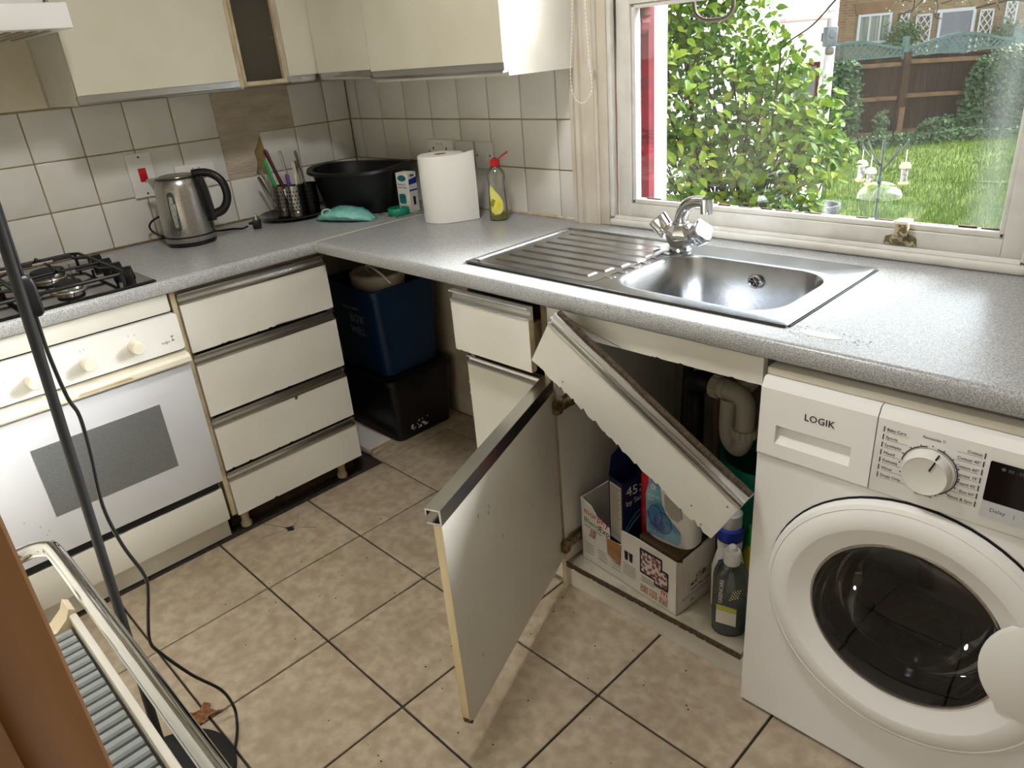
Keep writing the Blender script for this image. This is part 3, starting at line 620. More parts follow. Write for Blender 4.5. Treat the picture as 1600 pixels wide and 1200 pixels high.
# seam shadow line between body and control panel is real gap
def lipprofile(zb,zt,z0=None,z1=None):
    f=lambda z:-.006+(z-zb-.004)*.003/(zt-.018-zb-.004)
    if z1 is not None: return [(.018,zb),(-.004,zb),(-.006,zb+.004),(f(z1),z1),(.018,z1)]
    if z0 is not None: return [(.018,z0),(f(z0),z0),(-.003,zt-.018),(.006,zt-.002),(.012,zt),(.018,zt)]
    return [(.018,zb),(-.004,zb),(-.006,zb+.004),(-.003,zt-.018),(.006,zt-.002),(.012,zt),(.018,zt)]
fy_=frame((0,0,0),(0,1,0),(0,0,1))
dsp=obj('detergent_drawer',G().prism(lipprofile(.667,.826),.001,.035,0,fy_).prism(lipprofile(.667,.826),.174,.2095,0,fy_).prism(lipprofile(.667,.826,z0=.737),.035,.174,0,fy_).prism(lipprofile(.667,.826,z1=.699),.035,.174,0,fy_),M_appl,wm,ang=28)
g=G().add([(.035,.0165,.7375),(.174,.0165,.7375),(.174,-.0045,.6985),(.035,-.0045,.6985)],[(0,1,2,3)])
obj('drawer_grip',g,M_white,dsp,label='recessed grip of the detergent drawer')
pan=obj('control_panel',G().prism(lipprofile(.667,.826),.2115,WW-.001,0,frame((0,0,0),(0,1,0),(0,0,1)),True),M_appl,wm,ang=28)
FW=frame((0,-.0062,0),(1,0,0),(0,.019,1))@T(0,0,0)
def fz(z): return -.006+ (z-.671)*.003/.137
FP=frame((0,fz(.74)-.0002,0),(1,0,0),(0,0,1))
g=G().text('LOGIK',.0185,frame((.0865,-.0047,.764),(1,0,0),(0,.02,1)),0,ex=.0004,sp=1.02)
obj('logo_lettering',g,M_ink,dsp)
g=G()
PT=frame((0,-.0053,.735),(1,0,0),(0,.022,1))@T(0,-.735,0)
left=['Baby Care','Sports','Synthetic','Mixed','Delicate','Wool','Drain Only']; right=['Cotton','Cotton 40°','Cotton 60°','Express 15\'','Rapid 45\'','Eco 60\'','Rinse & Spin']
for i,w_ in enumerate(left):
    z=.790-i*.0145; g.text(w_,.0072,PT@T(.227,z-.002,0),0,ex=.0001); g.box(.2225,.2237,-.0001,.0001,z-.005,z+.005,0,PT@frame((0,0,0),(1,0,0),(0,0,-1))) if False else g.prism([(.2220,z-.005),(.2236,z-.005),(.2236,z+.005),(.2220,z+.005)],0,.0002,0,PT)
    g.prism([(.227,z-.0047),(.262 if i<6 else .268,z-.0047),(.262 if i<6 else .268,z-.0043),(.227,z-.0043)],0,.0001,0,PT)
for i,w_ in enumerate(right):
    z=.790-i*.0145; g.text(w_,.0072,PT@T(.368,z-.002,0),0,ex=.0001,ax='RIGHT'); g.prism([(.3705,z-.005),(.3721,z-.005),(.3721,z+.005),(.3705,z+.005)],0,.0002,0,PT)
    g.prism([(.333,z-.0047),(.368,z-.0047),(.368,z-.0043),(.333,z-.0043)],0,.0001,0,PT)
    if i in (1,2): g.prism([(.353,z-.0035),(.3685,z-.0035),(.3685,z+.005),(.353,z+.005)],-.0001,.00005,0,PT) if False else None
g.text('Favourite ♡',.0070,PT@T(.282,.7925,0),0,ex=.0001); g.text('Spin Only',.0070,PT@T(.283,.689,0),0,ex=.0001)
DX,DZ=.2985,.7375
for a0,a1 in ((100,172),(-75,80)):
    n=16; A=[R(a0+(a1-a0)*i/n) for i in range(n+1)]
    g.prism([(DX+.0415*math.cos(a),DZ+.0415*math.sin(a)) for a in A]+[(DX+.0432*math.cos(a),DZ+.0432*math.sin(a)) for a in A[::-1]],0,.0003,0,PT)
for i in range(16):
    a=R(90+i*22.5); g.prism(circ(.0012,0,8,DX+.0448*math.cos(a),DZ+.0448*math.sin(a)),0,.0003,0,PT)
obj('panel_lettering',g,M_ink,pan,kind='stuff')
dl=obj('programme_dial',G().lathe([(.0395,0),(.0395,.003),(.0365,.004),(.0355,.020),(.0335,.0225),(.031,.0215),(.0,.0215)],32,0,frame((DX,-.0052,DZ),(1,0,0),(0,0,1))),mat('dial_silver_white',c(214,212,206),.3),wm)
obj('dial_ring',G().lathe([(.0400,0),(.0400,.0012),(.0385,.0016)],32,0,frame((DX,-.0053,DZ),(1,0,0),(0,0,1)),c0=False,c1=False),M_alu,dl)
obj('dial_pointer',G().tube([(DX+.006,-.0272,DZ+.012),(DX+.012,-.0272,DZ+.028),(DX+.0125,-.0245,DZ+.0335),(DX+.013,-.012,DZ+.0355)],.0014,6),M_blackm,dl)
dsp2=obj('display',G().prism(rrect(.380,.552,.7165,.786,.002,2),0,.0012,0,PT),mat('black_display',c(10,10,12),.1,coat=.5),wm)
g=G().text('● 88 : 88 ●',.008,PT@T(.395,.774,.0012),0,ex=.0001); obj('display_print',g,mat('dim_display_print',c(80,82,86),.5),dsp2)
bb=obj('button_strip',G().prism([(.379,.687),(.553,.687),(.553,.716),(.380,.716)],0,.0010,0,PT),mat('grey_button_strip',c(186,188,190),.35),wm)
g=G()
for x,w_ in ((.392,'Delay'),(.424,'|'),(.437,'Temp.'),(.468,'|'),(.48,'Spin'),(.52,'Start')): g.text(w_,.0095,PT@T(x,.699,.001),0,ex=.0001)
obj('button_lettering',g,M_ink,bb)
# round door
ft=frame((CX,-.0005,CZ),(1,0,0),(0,0,1))
door=obj('porthole_door',G().lathe([(.2505,.0),(.2545,.004),(.2545,.012),(.2505,.019),(.243,.0225),(.2415,.0215),(.240,.0225),(.226,.0265),(.206,.0285),(.2035,.0275),(.172,.0085),(.166,.0075),(.163,.004),(.163,-.03)],64,0,ft,c0=False,c1=False),M_appl,wm,ang=30)
obj('dark_gap',G().lathe([(.2575,.0),(.2575,.0012),(.2500,.0012)],64,0,ft,c0=False,c1=False),M_blackm,door)
obj('glass_rim',G().lathe([(.1670,.0078),(.1650,.0098),(.1620,.0092)],64,0,ft,c0=False,c1=False),M_steel,door)
gl=obj('door_glass',G().lathe([(.1632,.0085),(.150,.0125),(.10,.018),(.05,.0205),(.0,.021)],64,0,ft,c0=False),glass('porthole_glass',(.45,.46,.48,1),.05),door)
obj('glass_bowl',G().lathe([(.1628,.004),(.155,-.03),(.143,-.045),(.139,-.052),(.136,-.05),(.130,-.09),(.115,-.115),(.05,-.128),(0,-.130)],64,0,ft,c0=False),glass('bowl_glass',(.55,.56,.58,1),.08),door)
obj('door_gasket',G().lathe([(.185,-.02),(.178,-.05),(.160,-.058),(.150,-.07),(.158,-.085),(.175,-.09)],48,0,ft,c0=False,c1=False),mat('dark_rubber_gasket',c(40,41,42),.5),wm)
dr_=obj('drum',G().lathe([(.165,-.095),(.235,-.10),(.235,-.40),(.20,-.42),(.0,-.425)],48,0,ft,c0=False),mat('drum_steel',c(120,120,122),.3,1),wm)
g=G()
rnd=random.Random(3)
for j in range(9):
    for i in range(26):
        a=R(200+i*6.2+ (3 if j%2 else 0)); z=-.15-.027*j
        p=Vector((.2335*math.cos(a),.2335*math.sin(a),z)); g.ball(p,.0042,6,4,0,ft,(1,1,1))
obj('drum_dimple',g,M_chrome,dr_,kind='stuff')
g=G()
for a in (215,335,95): g.loft([[(math.cos(R(a+q))*r_,math.sin(R(a+q))*r_,z) for q,r_ in ((-9,.233),(-3,.19),(3,.19),(9,.233))] for z in (-.13,-.38)],0,ft)
obj('drum_paddle',g,mat('grey_paddle',c(72,74,78),.4),dr_)
pl=[( .505+.078*math.cos(a)*(1.0),.437+.098*math.sin(a)) for a in [2*PI*i/40 for i in range(40)]]
pl=[(x,z) for x,z in pl if x<.5535]
# latch cover kept inside the door circle on its right
g=G().loft([[(x,z,.0225) for x,z in pl],[(x,z,.0285) for x,z in pl],[(.51+(x-.51)*.94,.437+(z-.437)*.95,.031) for x,z in pl]],0,ff_)
obj('door_grip',g,M_white,door,label='smooth white door grip plate',ang=50)
for x,y in ((.05,.05),(.55,.05),(.05,.5),(.55,.5)): obj('foot',G().lathe([(.02,0),(.02,.006),(.012,.0095)],12,0,T(x,y,0)),M_black,wm)
# ================================================================ HOB
hb=thing('gas_hob','black gas hob with cast iron pan supports set in the left worktop','hob',(.33,-1.39,.9))
g=G().loft([rr(.100,.588,-1.685,-1.100,.008,.9004),rr(.100,.588,-1.685,-1.100,.008,.904),rr(.106,.582,-1.679,-1.106,.008,.9075)],0,None,False); obj('hob_plate',g,M_hobglass,hb)
for (x,y,r) in ((.235,-1.285,.046),(.455,-1.290,.036),(.235,-1.535,.036),(.455,-1.54,.046)):
    b_=obj('burner',G().lathe([(r+.014,.9076),(r+.012,.911),(r+.002,.913),(r,.921),(r-.004,.923)],28,0,T(x,y,0)),M_steel,hb)
    obj('burner_cap',G().lathe([(r-.002,.9232),(r,.926),(r-.003,.931),(0,.932)],28,0,T(x,y,0)),M_blackm,b_)
def support(yc,name):
    s=G(); x0,x1,y0,y1=.125,.565,yc-.122,yc+.122; z=.940
    s.tube([(x0+.02,y0,z),(x1-.02,y0,z),(x1,y0+.02,z),(x1,y1-.02,z),(x1-.02,y1,z),(x0+.02,y1,z),(x0,y1-.02,z),(x0,y0+.02,z)],.0048,8,closed=True)
    s.tube([(.345,y0,z),(.345,y1,z)],.0042,8)
    for bx in (.235,.455):
        for dx,dy in ((1,0),(-1,0),(0,1),(0,-1)):
            q=.108 if dx else .12
            a=(bx+dx*q,yc+dy*q,z); m_=(bx+dx*.075,yc+dy*.075,z+.014); e=(bx+dx*.028,yc+dy*.028,z+.014)
            s.tube([a,(bx+dx*.085,yc+dy*.085,z+.006),m_,e],.0042,6)
    for xx in (x0+.01,x1-.01):
        for yy in (y0+.01,y1-.01): s.tube([(xx,yy,z),(xx,yy,.9078)],.005,6)
    for bx in (x0+.11,x1-.11):
        for yy in (y0,y1): s.tube([(bx,yy,z),(bx,yy,z-.012),(bx,yy+.0,.915)],.004,6)
    obj('pan_support',s,M_iron,hb)
support(-1.288,'a'); support(-1.538,'b')
for i in range(4):
    obj('control_knob',G().lathe([(.019,.9076),(.019,.913),(.0165,.915),(.0155,.932),(.013,.934),(0,.934)],18,0,T(.215+i*.088,-1.140,0)).box(.212+i*.088,.218+i*.088,-1.154,-1.126,.930,.939,r=.002),M_black,hb)
# ================================================================ KETTLE
kt=thing('kettle','brushed steel cordless kettle with black handle standing on its base by the left wall','kettle',(.178,-.822,.9),47,local=True)
obj('power_base',G().lathe([(.074,.0005),(.079,.004),(.079,.011),(.076,.014)],36),M_black,kt)
g=G().lathe([(.0805,.0145),(.0815,.017),(.0815,.030)],40,0,None,True,True,False)
g2=obj('foot_band',g,M_steel,kt)
obj('black_ring',G().lathe([(.0795,.0302),(.0795,.0345)],40,0,None,True,False,False),M_black,kt)
prof=[(.0815,.035),(.0818,.06),(.0812,.10),(.0795,.14),(.0765,.175),(.0725,.198),(.068,.211),(.0625,.218)]
kb=obj('kettle_body',G().lathe(prof,48,0,None,True,False,False),M_steel,kt)
obj('spout',G().loft([[(-.060,-.026,.218),(-.078,-.018,.220),(-.100,0,.2195),(-.078,.018,.220),(-.060,.026,.218)],[(-.064,-.024,.190),(-.074,-.014,.178),(-.078,0,.172),(-.074,.014,.178),(-.064,.024,.190)]],0),M_steel,kt)
obj('kettle_lid',G().lathe([(.0622,.218),(.060,.2225),(.052,.2255),(.050,.2245),(.0,.2265)],40,0,None,True,False,True),M_steel,kt)
obj('lid_ring',G().lathe([(.0655,.2165),(.0655,.220),(.0605,.2215)],40,0,None,True,False,False),M_black,kt)
hp=smooth_pts([(.058,0,.224),(.085,0,.226),(.115,0,.220),(.142,0,.198),(.152,0,.165),(.148,0,.130),(.128,0,.102),(.098,0,.090),(.082,0,.085)],5)
g=G().tube(hp,[.0125]*len(hp),12,flat=1.25).tube(smooth_pts([(.074,0,.215),(.082,0,.17),(.0855,0,.12),(.087,0,.07)],4),.012,10,flat=1.5)
obj('handle',g,M_black,kt)
# water gauge on the body, facing the camera
ga=frame((0,0,0),(1,0,0),(0,0,1))
def on_body(a,z,dr=.0):   # point on body at angle a (deg)
    for (r0,z0),(r1,z1) in zip(prof,prof[1:]):
        if z0<=z<=z1: r=r0+(r1-r0)*(z-z0)/(z1-z0); break
    else: r=prof[0][0]
    return Vector(((r+dr)*math.cos(R(a)),(r+dr)*math.sin(R(a)),z))
def bodypatch(ac,zc,wa,hz,dr,n=10):
    L=[]
    pts=[]
    for i in range(24):
        t=2*PI*i/24; x=math.cos(t); y=math.sin(t)
        yy=(hz-wa*.0014)*(1 if y>0 else -1)+wa*.0014*y if abs(y)>.001 else 0
        pts.append(on_body(ac+wa*x,zc+yy,dr))
    return pts
AC=-92
P=bodypatch(AC,.118,8.2,.062,.0012); g=G().add(P,[list(range(24))],0,None,True).tube(P,.0016,6,closed=True)
gz=obj('water_gauge',g,mat('grey_gauge_plastic',c(66,68,64),.35),kt,label='grey water gauge window')
P=bodypatch(AC,.118,4.2,.050,.0022); obj('gauge_strip',G().add(P,[list(range(24))],0,None,True),mat('gauge_inner',c(150,156,146),.2,coat=.4),gz)
g=G()
for z in (.082,.105,.125,.145): g.ball(on_body(AC,z,.0026),.0022,6,4,0,None,(1,1,.6))
obj('gauge_mark',g,M_ink,gz)
e=on_body(AC,.052,.0006); g=G()
for dx,dz in ((0,.006),(.006,0),(0,-.006),(-.006,0)): g.prism([(dx-.003,dz),(dx,dz-.003),(dx+.003,dz),(dx,dz+.003)],0,.0004,0,frame(e,(1,.03,0),(0,0,1)))
obj('emblem',g,mat('engraved_mark',c(90,84,76),.5),kb,label='small engraved diamond emblem')
# cable: from base behind the kettle, loop on the left, and out to the right with a plug (local coords)
g=G().tube(smooth_pts([(-.055,.045,.006),(-.085,.05,.008),(-.135,.045,.030),(-.150,.04,.058),(-.125,.035,.082),(-.085,.04,.090),(-.05,.085,.06),(0,.105,.02),(.036,.135,.006),(.09,.145,.006),(.13,.138,.006),(.150,.142,.012)],6),.0036,8)
obj('power_cord',g,M_black,kt)
pm=T(.183,.150,.020)@RZ(14)
pg=obj('plug',G().box(-.017,.012,-.022,.022,-.019,.012,0,pm,r=.006,k=2).tube([pm@Vector((-.03,0,0)),pm@Vector((-.015,0,0))],[.004,.007],8),M_black,kt)
g=G()
for (y,z0,l) in ((-.011,.012,.018),(.011,.012,.018),(0,.012,.021)): g.box(-.006,.0,y-.003,y+.003,z0,z0+l,0,pm@T(.002,0,0))
obj('plug_pin',g,M_chrome,pg)
# ================================================================ WALL SWITCHES AND SOCKETS
def plate_obj(name,label,cat,M,w,h,grp=None,mt=None):
    t=thing(name,label,cat,M=M,local=True,group=grp)
    obj('face_plate',G().box(-w/2,w/2,-h/2,h/2,.0005,.010,r=.004,k=3),mt or M_white,t); return t
FL=lambda y,z: frame((.0,y,z),(0,1,0),(0,0,1))      # on the left wall, z axis = +x
FB=lambda x,z: frame((x,.0,z),(1,0,0),(0,0,1))      # on the back wall, z axis = -y
t=plate_obj('cooker_switch','tall white cooker switch with a red rocker on the left wall','switch',FL(-.866,1.122),.086,.146)
obj('rocker',G().box(-.013,.013,-.020,.024,.010,.0145,r=.002),M_red,t,label='red rocker')
obj('screw',G().lathe([(.0035,.0102),(.003,.011),(0,.011)],10,0,T(0,.060,0)),M_blackm,t); obj('screw',G().lathe([(.0035,.0102),(.003,.011),(0,.011)],10,0,T(0,-.060,0)),M_blackm,t)
def socket(t,w,z=.010):
    for s in (-1,1):
        ro=obj('rocker',G().box(s*.011-.006,s*.011+.006,.010,.030,.010,.0135,r=.0015),M_white,t)
        obj('switch_mark',G().box(s*.011-.003,s*.011+.003,.026,.0285,.0132,.0138),M_red,ro)
        g=G().box(s*.036-.003,s*.036+.003,.006,.016,.0098,.0104).box(s*.036-.014,s*.036-.007,-.012,-.008,.0098,.0104).box(s*.036+.007,s*.036+.014,-.012,-.008,.0098,.0104); obj('pin_hole',g,M_blackm,t)
    for s in (-1,1): obj('screw',G().lathe([(.0035,.0102),(.0028,.011),(0,.011)],10,0,T(s*.060,.0,0)),M_blackm,t)
socket(plate_obj('double_socket','white double socket behind the kettle handle on the left wall','socket',FL(-.684,1.091),.146,.086),.146)
socket(plate_obj('double_socket','white double socket partly behind the paper towel on the back wall','socket',FB(.565,1.094),.148,.086),.148)
for i,(x,lb) in enumerate(((.700,'white fused switch plate in the middle of three on the back wall'),(.797,'white fused switch plate nearest the window, behind the washing-up liquid'))):
    t=plate_obj('fused_switch',lb,'switch',FB(x,1.090-.002*i),.088,.088)
    obj('rocker',G().box(.004,.018,-.016,.014,.010,.0135,r=.0015),M_white,t); obj('fuse_cover',G().box(-.018,-.002,-.014,.012,.010,.0115,r=.001),M_white,t)
    for s in (-1,1): obj('screw',G().lathe([(.0035,.0102),(.0028,.011),(0,.011)],10,0,T(s*.032,0,0)),M_blackm,t)
# ================================================================ THINGS ON THE LEFT WORKTOP CORNER
ZT=.9003
pt=obj('dark_plate',G().lathe([(.075,0),(.088,.004),(.121,.013),(.125,.018),(.122,.020),(.088,.009),(.0,.007)],48,0,T(.145,-.415,ZT)),mat('black_glazed_plate',c(14,14,15),.12,coat=.4))
pt['label']='round black dinner plate under the cutlery pots'; pt['category']='plate'
cpo=thing('cutlery_holder','perforated stainless cutlery holder of three joined pots standing on the black plate','cutlery holder',(.165,-.408,ZT+.0075),47,local=True)
def pot(x,y,nm,m):
    r=.029; H=.112
    g=G().lathe([(r-.002,.0),(r,.002),(r,H),(r-.0012,H),(r-.0012,.003),(0,.003)],28,0,T(x,y,0)); p=obj('pot',g,m,cpo)
    g=G()
    for row in range(6):
        for k in range(16):
            a=360/16*k+(11 if row%2 else 0); g.prism(circ(.0030,0,8),.0,.0004,0,frame((x+(r+.0001)*math.cos(R(a)),y+(r+.0001)*math.sin(R(a)),.022+row*.014),(-math.sin(R(a)),math.cos(R(a)),0),(0,0,1)))
    obj('pot_hole',g,M_blackm,p,kind='stuff')
M_pot2=mat('darkened_steel',c(120,112,104),.35,1)
pot(-.048,.012,'a',M_pot2); pot(.006,-.012,'b',M_steel); pot(.055,.022,'c',mat('blackened_steel',c(40,38,36),.35,1))
def cutlery(name,label,x0,y0,dx,dy,L,kind,m,z0=.006):
    base=cpo.matrix_world@Vector((x0,y0,z0)); d=(cpo.matrix_world.to_3x3()@Vector((dx,dy,1))).normalized()
    side=(cpo.matrix_world.to_3x3()@Vector((1,0,0))); M=frame(base,d,side)
    t=thing(name,label,'cutlery',M=M,local=True,group='cutlery in the perforated pots')
    if kind=='flat':   # steel handle up
        g=G().loft([[(a,w*b_,h) for b_,h in ((-1,-.0012),(1,-.0012),(1,.0012),(-1,.0012))] for a,w in ((.0,.002),(L*.45,.003),(L*.75,.0045),(L*.95,.0062),(L,.004))],0); obj('steel_handle',g,m,t)
        obj('blade',G().box(-.003,.0,-.003,.003,-.0006,.0006),M_steel,t)
    elif kind=='loop':
        g=G().tube([(0,0,0),(L*.5,.002,0),(L*.92,.005,0),(L,.003,0),(L,-.003,0),(L*.92,-.005,0),(L*.5,-.002,0),(0,0,0)],.0016,6); obj('wire_handle',g,m,t); obj('blade',G().box(-.003,.0,-.003,.003,-.0006,.0006),M_steel,t)
    else:
        obj('coloured_handle',G().loft([[(a,w*math.cos(q),h*math.sin(q)) for q in [2*PI*i/12 for i in range(12)]] for a,w,h in ((L*.40,.004,.003),(L*.45,.0075,.004),(L*.7,.0065,.0045),(L*.96,.0085,.004),(L,.004,.002))],0),m,t)
        obj('blade',G().box(0,L*.41,-.006,.006,-.0006,.0006),M_steel,t)
cutlery('table_knife','green-handled knife leaning left out of the cutlery pots',-.040,.005,-.22,.0,.205,'col',M_green)
cutlery('table_knife','dark red handled knife, tallest of the cutlery',.0,-.015,-.30,.05,.250,'col',mat('dark_red_handle',c(62,16,26),.4))
cutlery('table_knife','purple-handled knife behind the front steel pot',-.006,-.022,.01,.0,.150,'col',mat('purple_handle',c(92,60,132),.4))
cutlery('whisk','steel wire-handled utensil standing beside the purple handle',.012,-.012,-.14,.05,.232,'loop',M_steel)
cutlery('table_fork','steel fork handle standing upright in the front pot',.016,-.010,.02,.1,.185,'flat',M_steel)
cutlery('table_spoon','steel spoon handle leaning left, outermost of the cutlery',-.052,.018,-.36,.03,.178,'flat',M_steel)
cutlery('table_fork','dark fork handle leaning left just below the pale spoon',-.056,.006,-.42,-.03,.158,'flat',M_pot2)
cutlery('table_knife','grey steel knife handle in the right-hand dark pot',.056,.024,-.13,.05,.225,'flat',mat('grey_steel_handle',c(96,92,88),.4,1))
cutlery('table_spoon','dull spoon handle between the two right-hand pots',.046,.010,-.12,.08,.19,'flat',M_pot2)
# black washing-up bowl
wbw=thing('washing_up_bowl','large black plastic washing-up bowl in the worktop corner','bowl',(.296,-.182,ZT),22,local=True)
def oval(a,b_,z,n=48,p=2.6,dip=0):
    out=[]
    for i in range(n):
        t=2*PI*i/n; cx_,sx=math.cos(t),math.sin(t)
        x=a*math.copysign(abs(cx_)**(2/p),cx_); y=b_*math.copysign(abs(sx)**(2/p),sx)
        out.append((x,y,z+dip*(abs(cx_)**4)))
    return out
g=G().loft([oval(.145,.105,.0),oval(.155,.115,.006),oval(.172,.135,.09),oval(.182,.146,.148,dip=.008),oval(.196,.160,.152,dip=.012),oval(.199,.163,.145,dip=.012),oval(.201,.165,.147,dip=.012),oval(.198,.162,.157,dip=.012),oval(.178,.142,.155,dip=.01),oval(.168,.131,.09),oval(.150,.110,.008),oval(.05,.04,.006)],0,None,True,True,True)
obj('bowl_shell',g,mat('black_bowl_plastic',c(13,13,14),.4),wbw)
# small white and blue packet box
bx=thing('small_box','small white and blue carton with green print beside the paper towel','box',(.512,-.140,ZT),8,local=True)
cb=obj('carton',G().box(-.030,.030,-.022,.022,0,.140,r=.001,k=1),M_paper,bx)
FF=frame((0,-.0222,0),(1,0,0),(0,0,1)); FS=frame((.0302,0,0),(0,1,0),(0,0,1))
M_blue=mat('royal_blue_print',c(26,44,140),.5); M_teal=mat('teal_print',c(20,110,110),.5); M_lblue=mat('light_blue_print',c(90,160,190),.5)
obj('blue_panel',G().prism([(-.019,.098),(.019,.100),(.021,.118),(.019,.122),(-.019,.116)],0,.0003,0,FS),M_blue,cb); obj('blue_band',G().prism([(-.020,.075),(.02,.075),(.02,.080),(-.02,.08)],0,.0003,0,FS),M_blue,cb)
obj('logo_oval',G().prism([(x*1.0,y+.121) for x,y,_ in circ(1,0,20,0,0,.021,.011)],0,.0003,0,FF),M_teal,cb); obj('logo_oval',G().prism([(x,y+.129) for x,y,_ in circ(1,0,16,0,0,.012,.004)],0,.0003,0,FS),M_teal,cb); obj('print_panel',G().prism(rrect(-.024,.010,.03,.066,.008,3),0,.0002,0,FF),M_teal,cb)
g=G().text('Service-it',.010,FF@T(-.024,.096,0)).text('Deep Clean',.009,FF@T(-.024,.086,0)).text('oooo',.012,FF@T(-.02,.05,.0002)); g.prism([(-.006,.025),(.006,.025),(.006,.055),(-.006,.055)],0,.0003,0,FS)
obj('box_lettering',g,M_ink,cb)
tin=thing('small_tub','blue-grey tub half hidden behind the paper towel','tub',(.600,-.100,ZT))
obj('tub',G().lathe([(.03,0),(.032,.004),(.032,.085),(.030,.09),(0,.09)],20,0,T(.600,-.100,ZT)),mat('blue_grey_tub',c(60,80,92),.4,col2=c(130,150,160),scale=40),tin)
obj('tub_lid',G().lathe([(.033,.0905),(.033,.100),(0,.102)],20,0,T(.600,-.100,ZT)),mat('dark_green_lid',c(20,60,50),.4),tin)
# sheet/tray under those
obj('paper_sheet',G().box(.40,.590,-.245,-.075,ZT,ZT+.0008),mat('printed_flyer',c(150,150,144),.6,col2=c(70,90,86),scale=60,lo=.5,hi=.56),None,label='printed paper sheet lying under the small carton',cat='paper')
# teal crinkled packet
tb_=thing('wipes_packet','crumpled translucent teal packet lying on the worktop corner','packet',(.405,-.350,ZT),22,local=True)
rnd=random.Random(11); L=[]
for j in range(15):
    x=-.118+.236*j/14; w=.056*(1-(abs(j-7)/7.6)**3)+.004; h=.046*(1-(abs(j-7)/7.3)**2.2)+.003
    L.append([(x+rnd.uniform(-.003,.003),w*math.cos(a)+rnd.uniform(-.003,.003),max(0,h/2+h/2*math.sin(a)*1.0+rnd.uniform(-.003,.003)*(1 if math.sin(a)>-.5 else 0))) for a in [2*PI*i/16 for i in range(16)]])
obj('packet_film',G().loft(L,0),mat('teal_film',c(104,190,178),.18,col2=c(150,214,204),scale=22,coat=.4,bump=.3,bscale=40,bdist=.004),tb_,ang=60)
g=G()
for r_ in (.016,.0125): g.tube([(-.048+r_*math.cos(a)*1.4,-.043+r_*.35*math.sin(a),.0355+r_*.75*math.sin(a)) for a in [2*PI*i/18 for i in range(18)]],.0012,5,closed=True)
obj('resealable_mark',g,mat('white_teal_print',c(190,226,220),.4),tb_)
gt=obj('tape_roll',G().lathe([(.022,0),(.037,0),(.039,.003),(.039,.021),(.037,.024),(.022,.024)],32,0,T(.523,-.200,ZT+.001)@T(0,0,0)).lathe([(.0215,.002),(.0215,.02),(.0,.02)],24,0,T(.523,-.200,ZT+.001)),mat('green_tape',c(20,138,106),.25,coat=.3),None,label='round green tape roll in front of the small carton',cat='tape')
lp=obj('small_red_lid',G().lathe([(.026,0),(.027,.010),(.024,.013),(0,.013)],24,0,T(.462,-.17,ZT+.001)),mat('dull_red_lid',c(120,40,44),.4),None,label='small dull red lid half hidden behind the green tape roll',cat='lid')  # loose red lid behind the tape roll
# ================================================================ PAPER TOWEL AND WASHING-UP LIQUID
ptw=thing('paper_towel','white paper towel roll standing upright with its loose sheet end','paper towel',(.760,-.170,ZT),47,local=True)
M_tow=mat('quilted_paper',c(236,234,228),.9,bump=.5,bscale=260,bdist=.0012)
obj('roll',G().lathe([(.021,.0),(.0745,.0),(.076,.003),(.076,.214),(.0745,.216),(.021,.216)],48,0,None,True,False,False),M_tow,ptw)
obj('core',G().lathe([(.0205,.001),(.0205,.2155),(.0190,.2155),(.0190,.001)],28,0,None,True,False,False),M_card,ptw)
pts=[]
for i in range(9): a=R(-185+i*13.2); pts.append((.0775*math.cos(a),.0775*math.sin(a)))
pts+=[(.040,-.0715),(.065,-.064),(.090,-.054),(.112,-.042)]
g=G().loft([[(x,y,.001) for x,y in pts],[(x,y,.216+(.010*max(0,(x-.05)/.07))) for x,y in pts]],0,None,True,False,False,False)
obj('loose_sheet',g,M_tow,ptw,ang=60)
wl2=thing('washing_up_liquid','clear washing-up liquid bottle with open red flip cap and a yellow label, nearly empty','bottle',(.945,-.100,ZT),40,local=True)
M_clear=glass('clear_plastic',(.95,.96,.94,1),.08,dirt=.10)
def ell(r,rx,ry,z,n=28,dx=0): return [(dx+r*rx*math.cos(2*PI*i/n),r*ry*math.sin(2*PI*i/n),z) for i in range(n)]
pf=[(.028,0,0),(.031,.003,0),(.031,.05,0),(.028,.09,0),(.027,.115,0),(.031,.14,0),(.028,.155,0),(.018,.168,0),(.014,.172,0),(.014,.178,0)]
obj('bottle_shell',G().loft([ell(r,1,.78,z) for r,z,_ in pf],0),M_clear,wl2)
obj('liquid',G().loft([ell(.0265,1,.76,.002),ell(.029,1,.76,.004),ell(.0292,1,.76,.018)],0),mat('yellow_liquid',c(168,166,70),.2,coat=.3),wl2)
FLb=frame((0,-.0252,0),(1,0,0),(0,0,1))
lab=[(-.021,.035),(-.010,.022),(.008,.024),(.018,.035),(.020,.060),(.010,.082),(-.004,.100),(-.018,.118),(-.021,.10)]
obj('label',G().add([(x,-.0265+ (abs(x)/.031)**2*.0085,z) for x,z in lab],[list(range(len(lab)))]),mat('yellow_label',c(226,214,60),.45,col2=c(236,232,150),scale=24),wl2,label='yellow teardrop label')
obj('label_lettering',G().text('lilly',.018,frame((-.0125,-.0272,.05),(.2,0,1),(-1,0,.2)),0,ex=.0001),M_ink,wl2)
cp_=obj('cap',G().lathe([(.0155,.174),(.0165,.176),(.0165,.192),(.013,.196),(.006,.197),(.006,.200),(0,.200)],20),M_red,wl2)
obj('flip_lid',G().loft([[(.010,-.006,.193),(.010,.006,.193),(.010,.006,.197),(.010,-.006,.197)],[(.030,-.010,.204),(.030,.010,.204),(.028,.010,.209),(.028,-.010,.209)],[(.046,-.008,.214),(.046,.008,.214),(.044,.008,.218),(.044,-.008,.218)]],0),M_red,cp_)
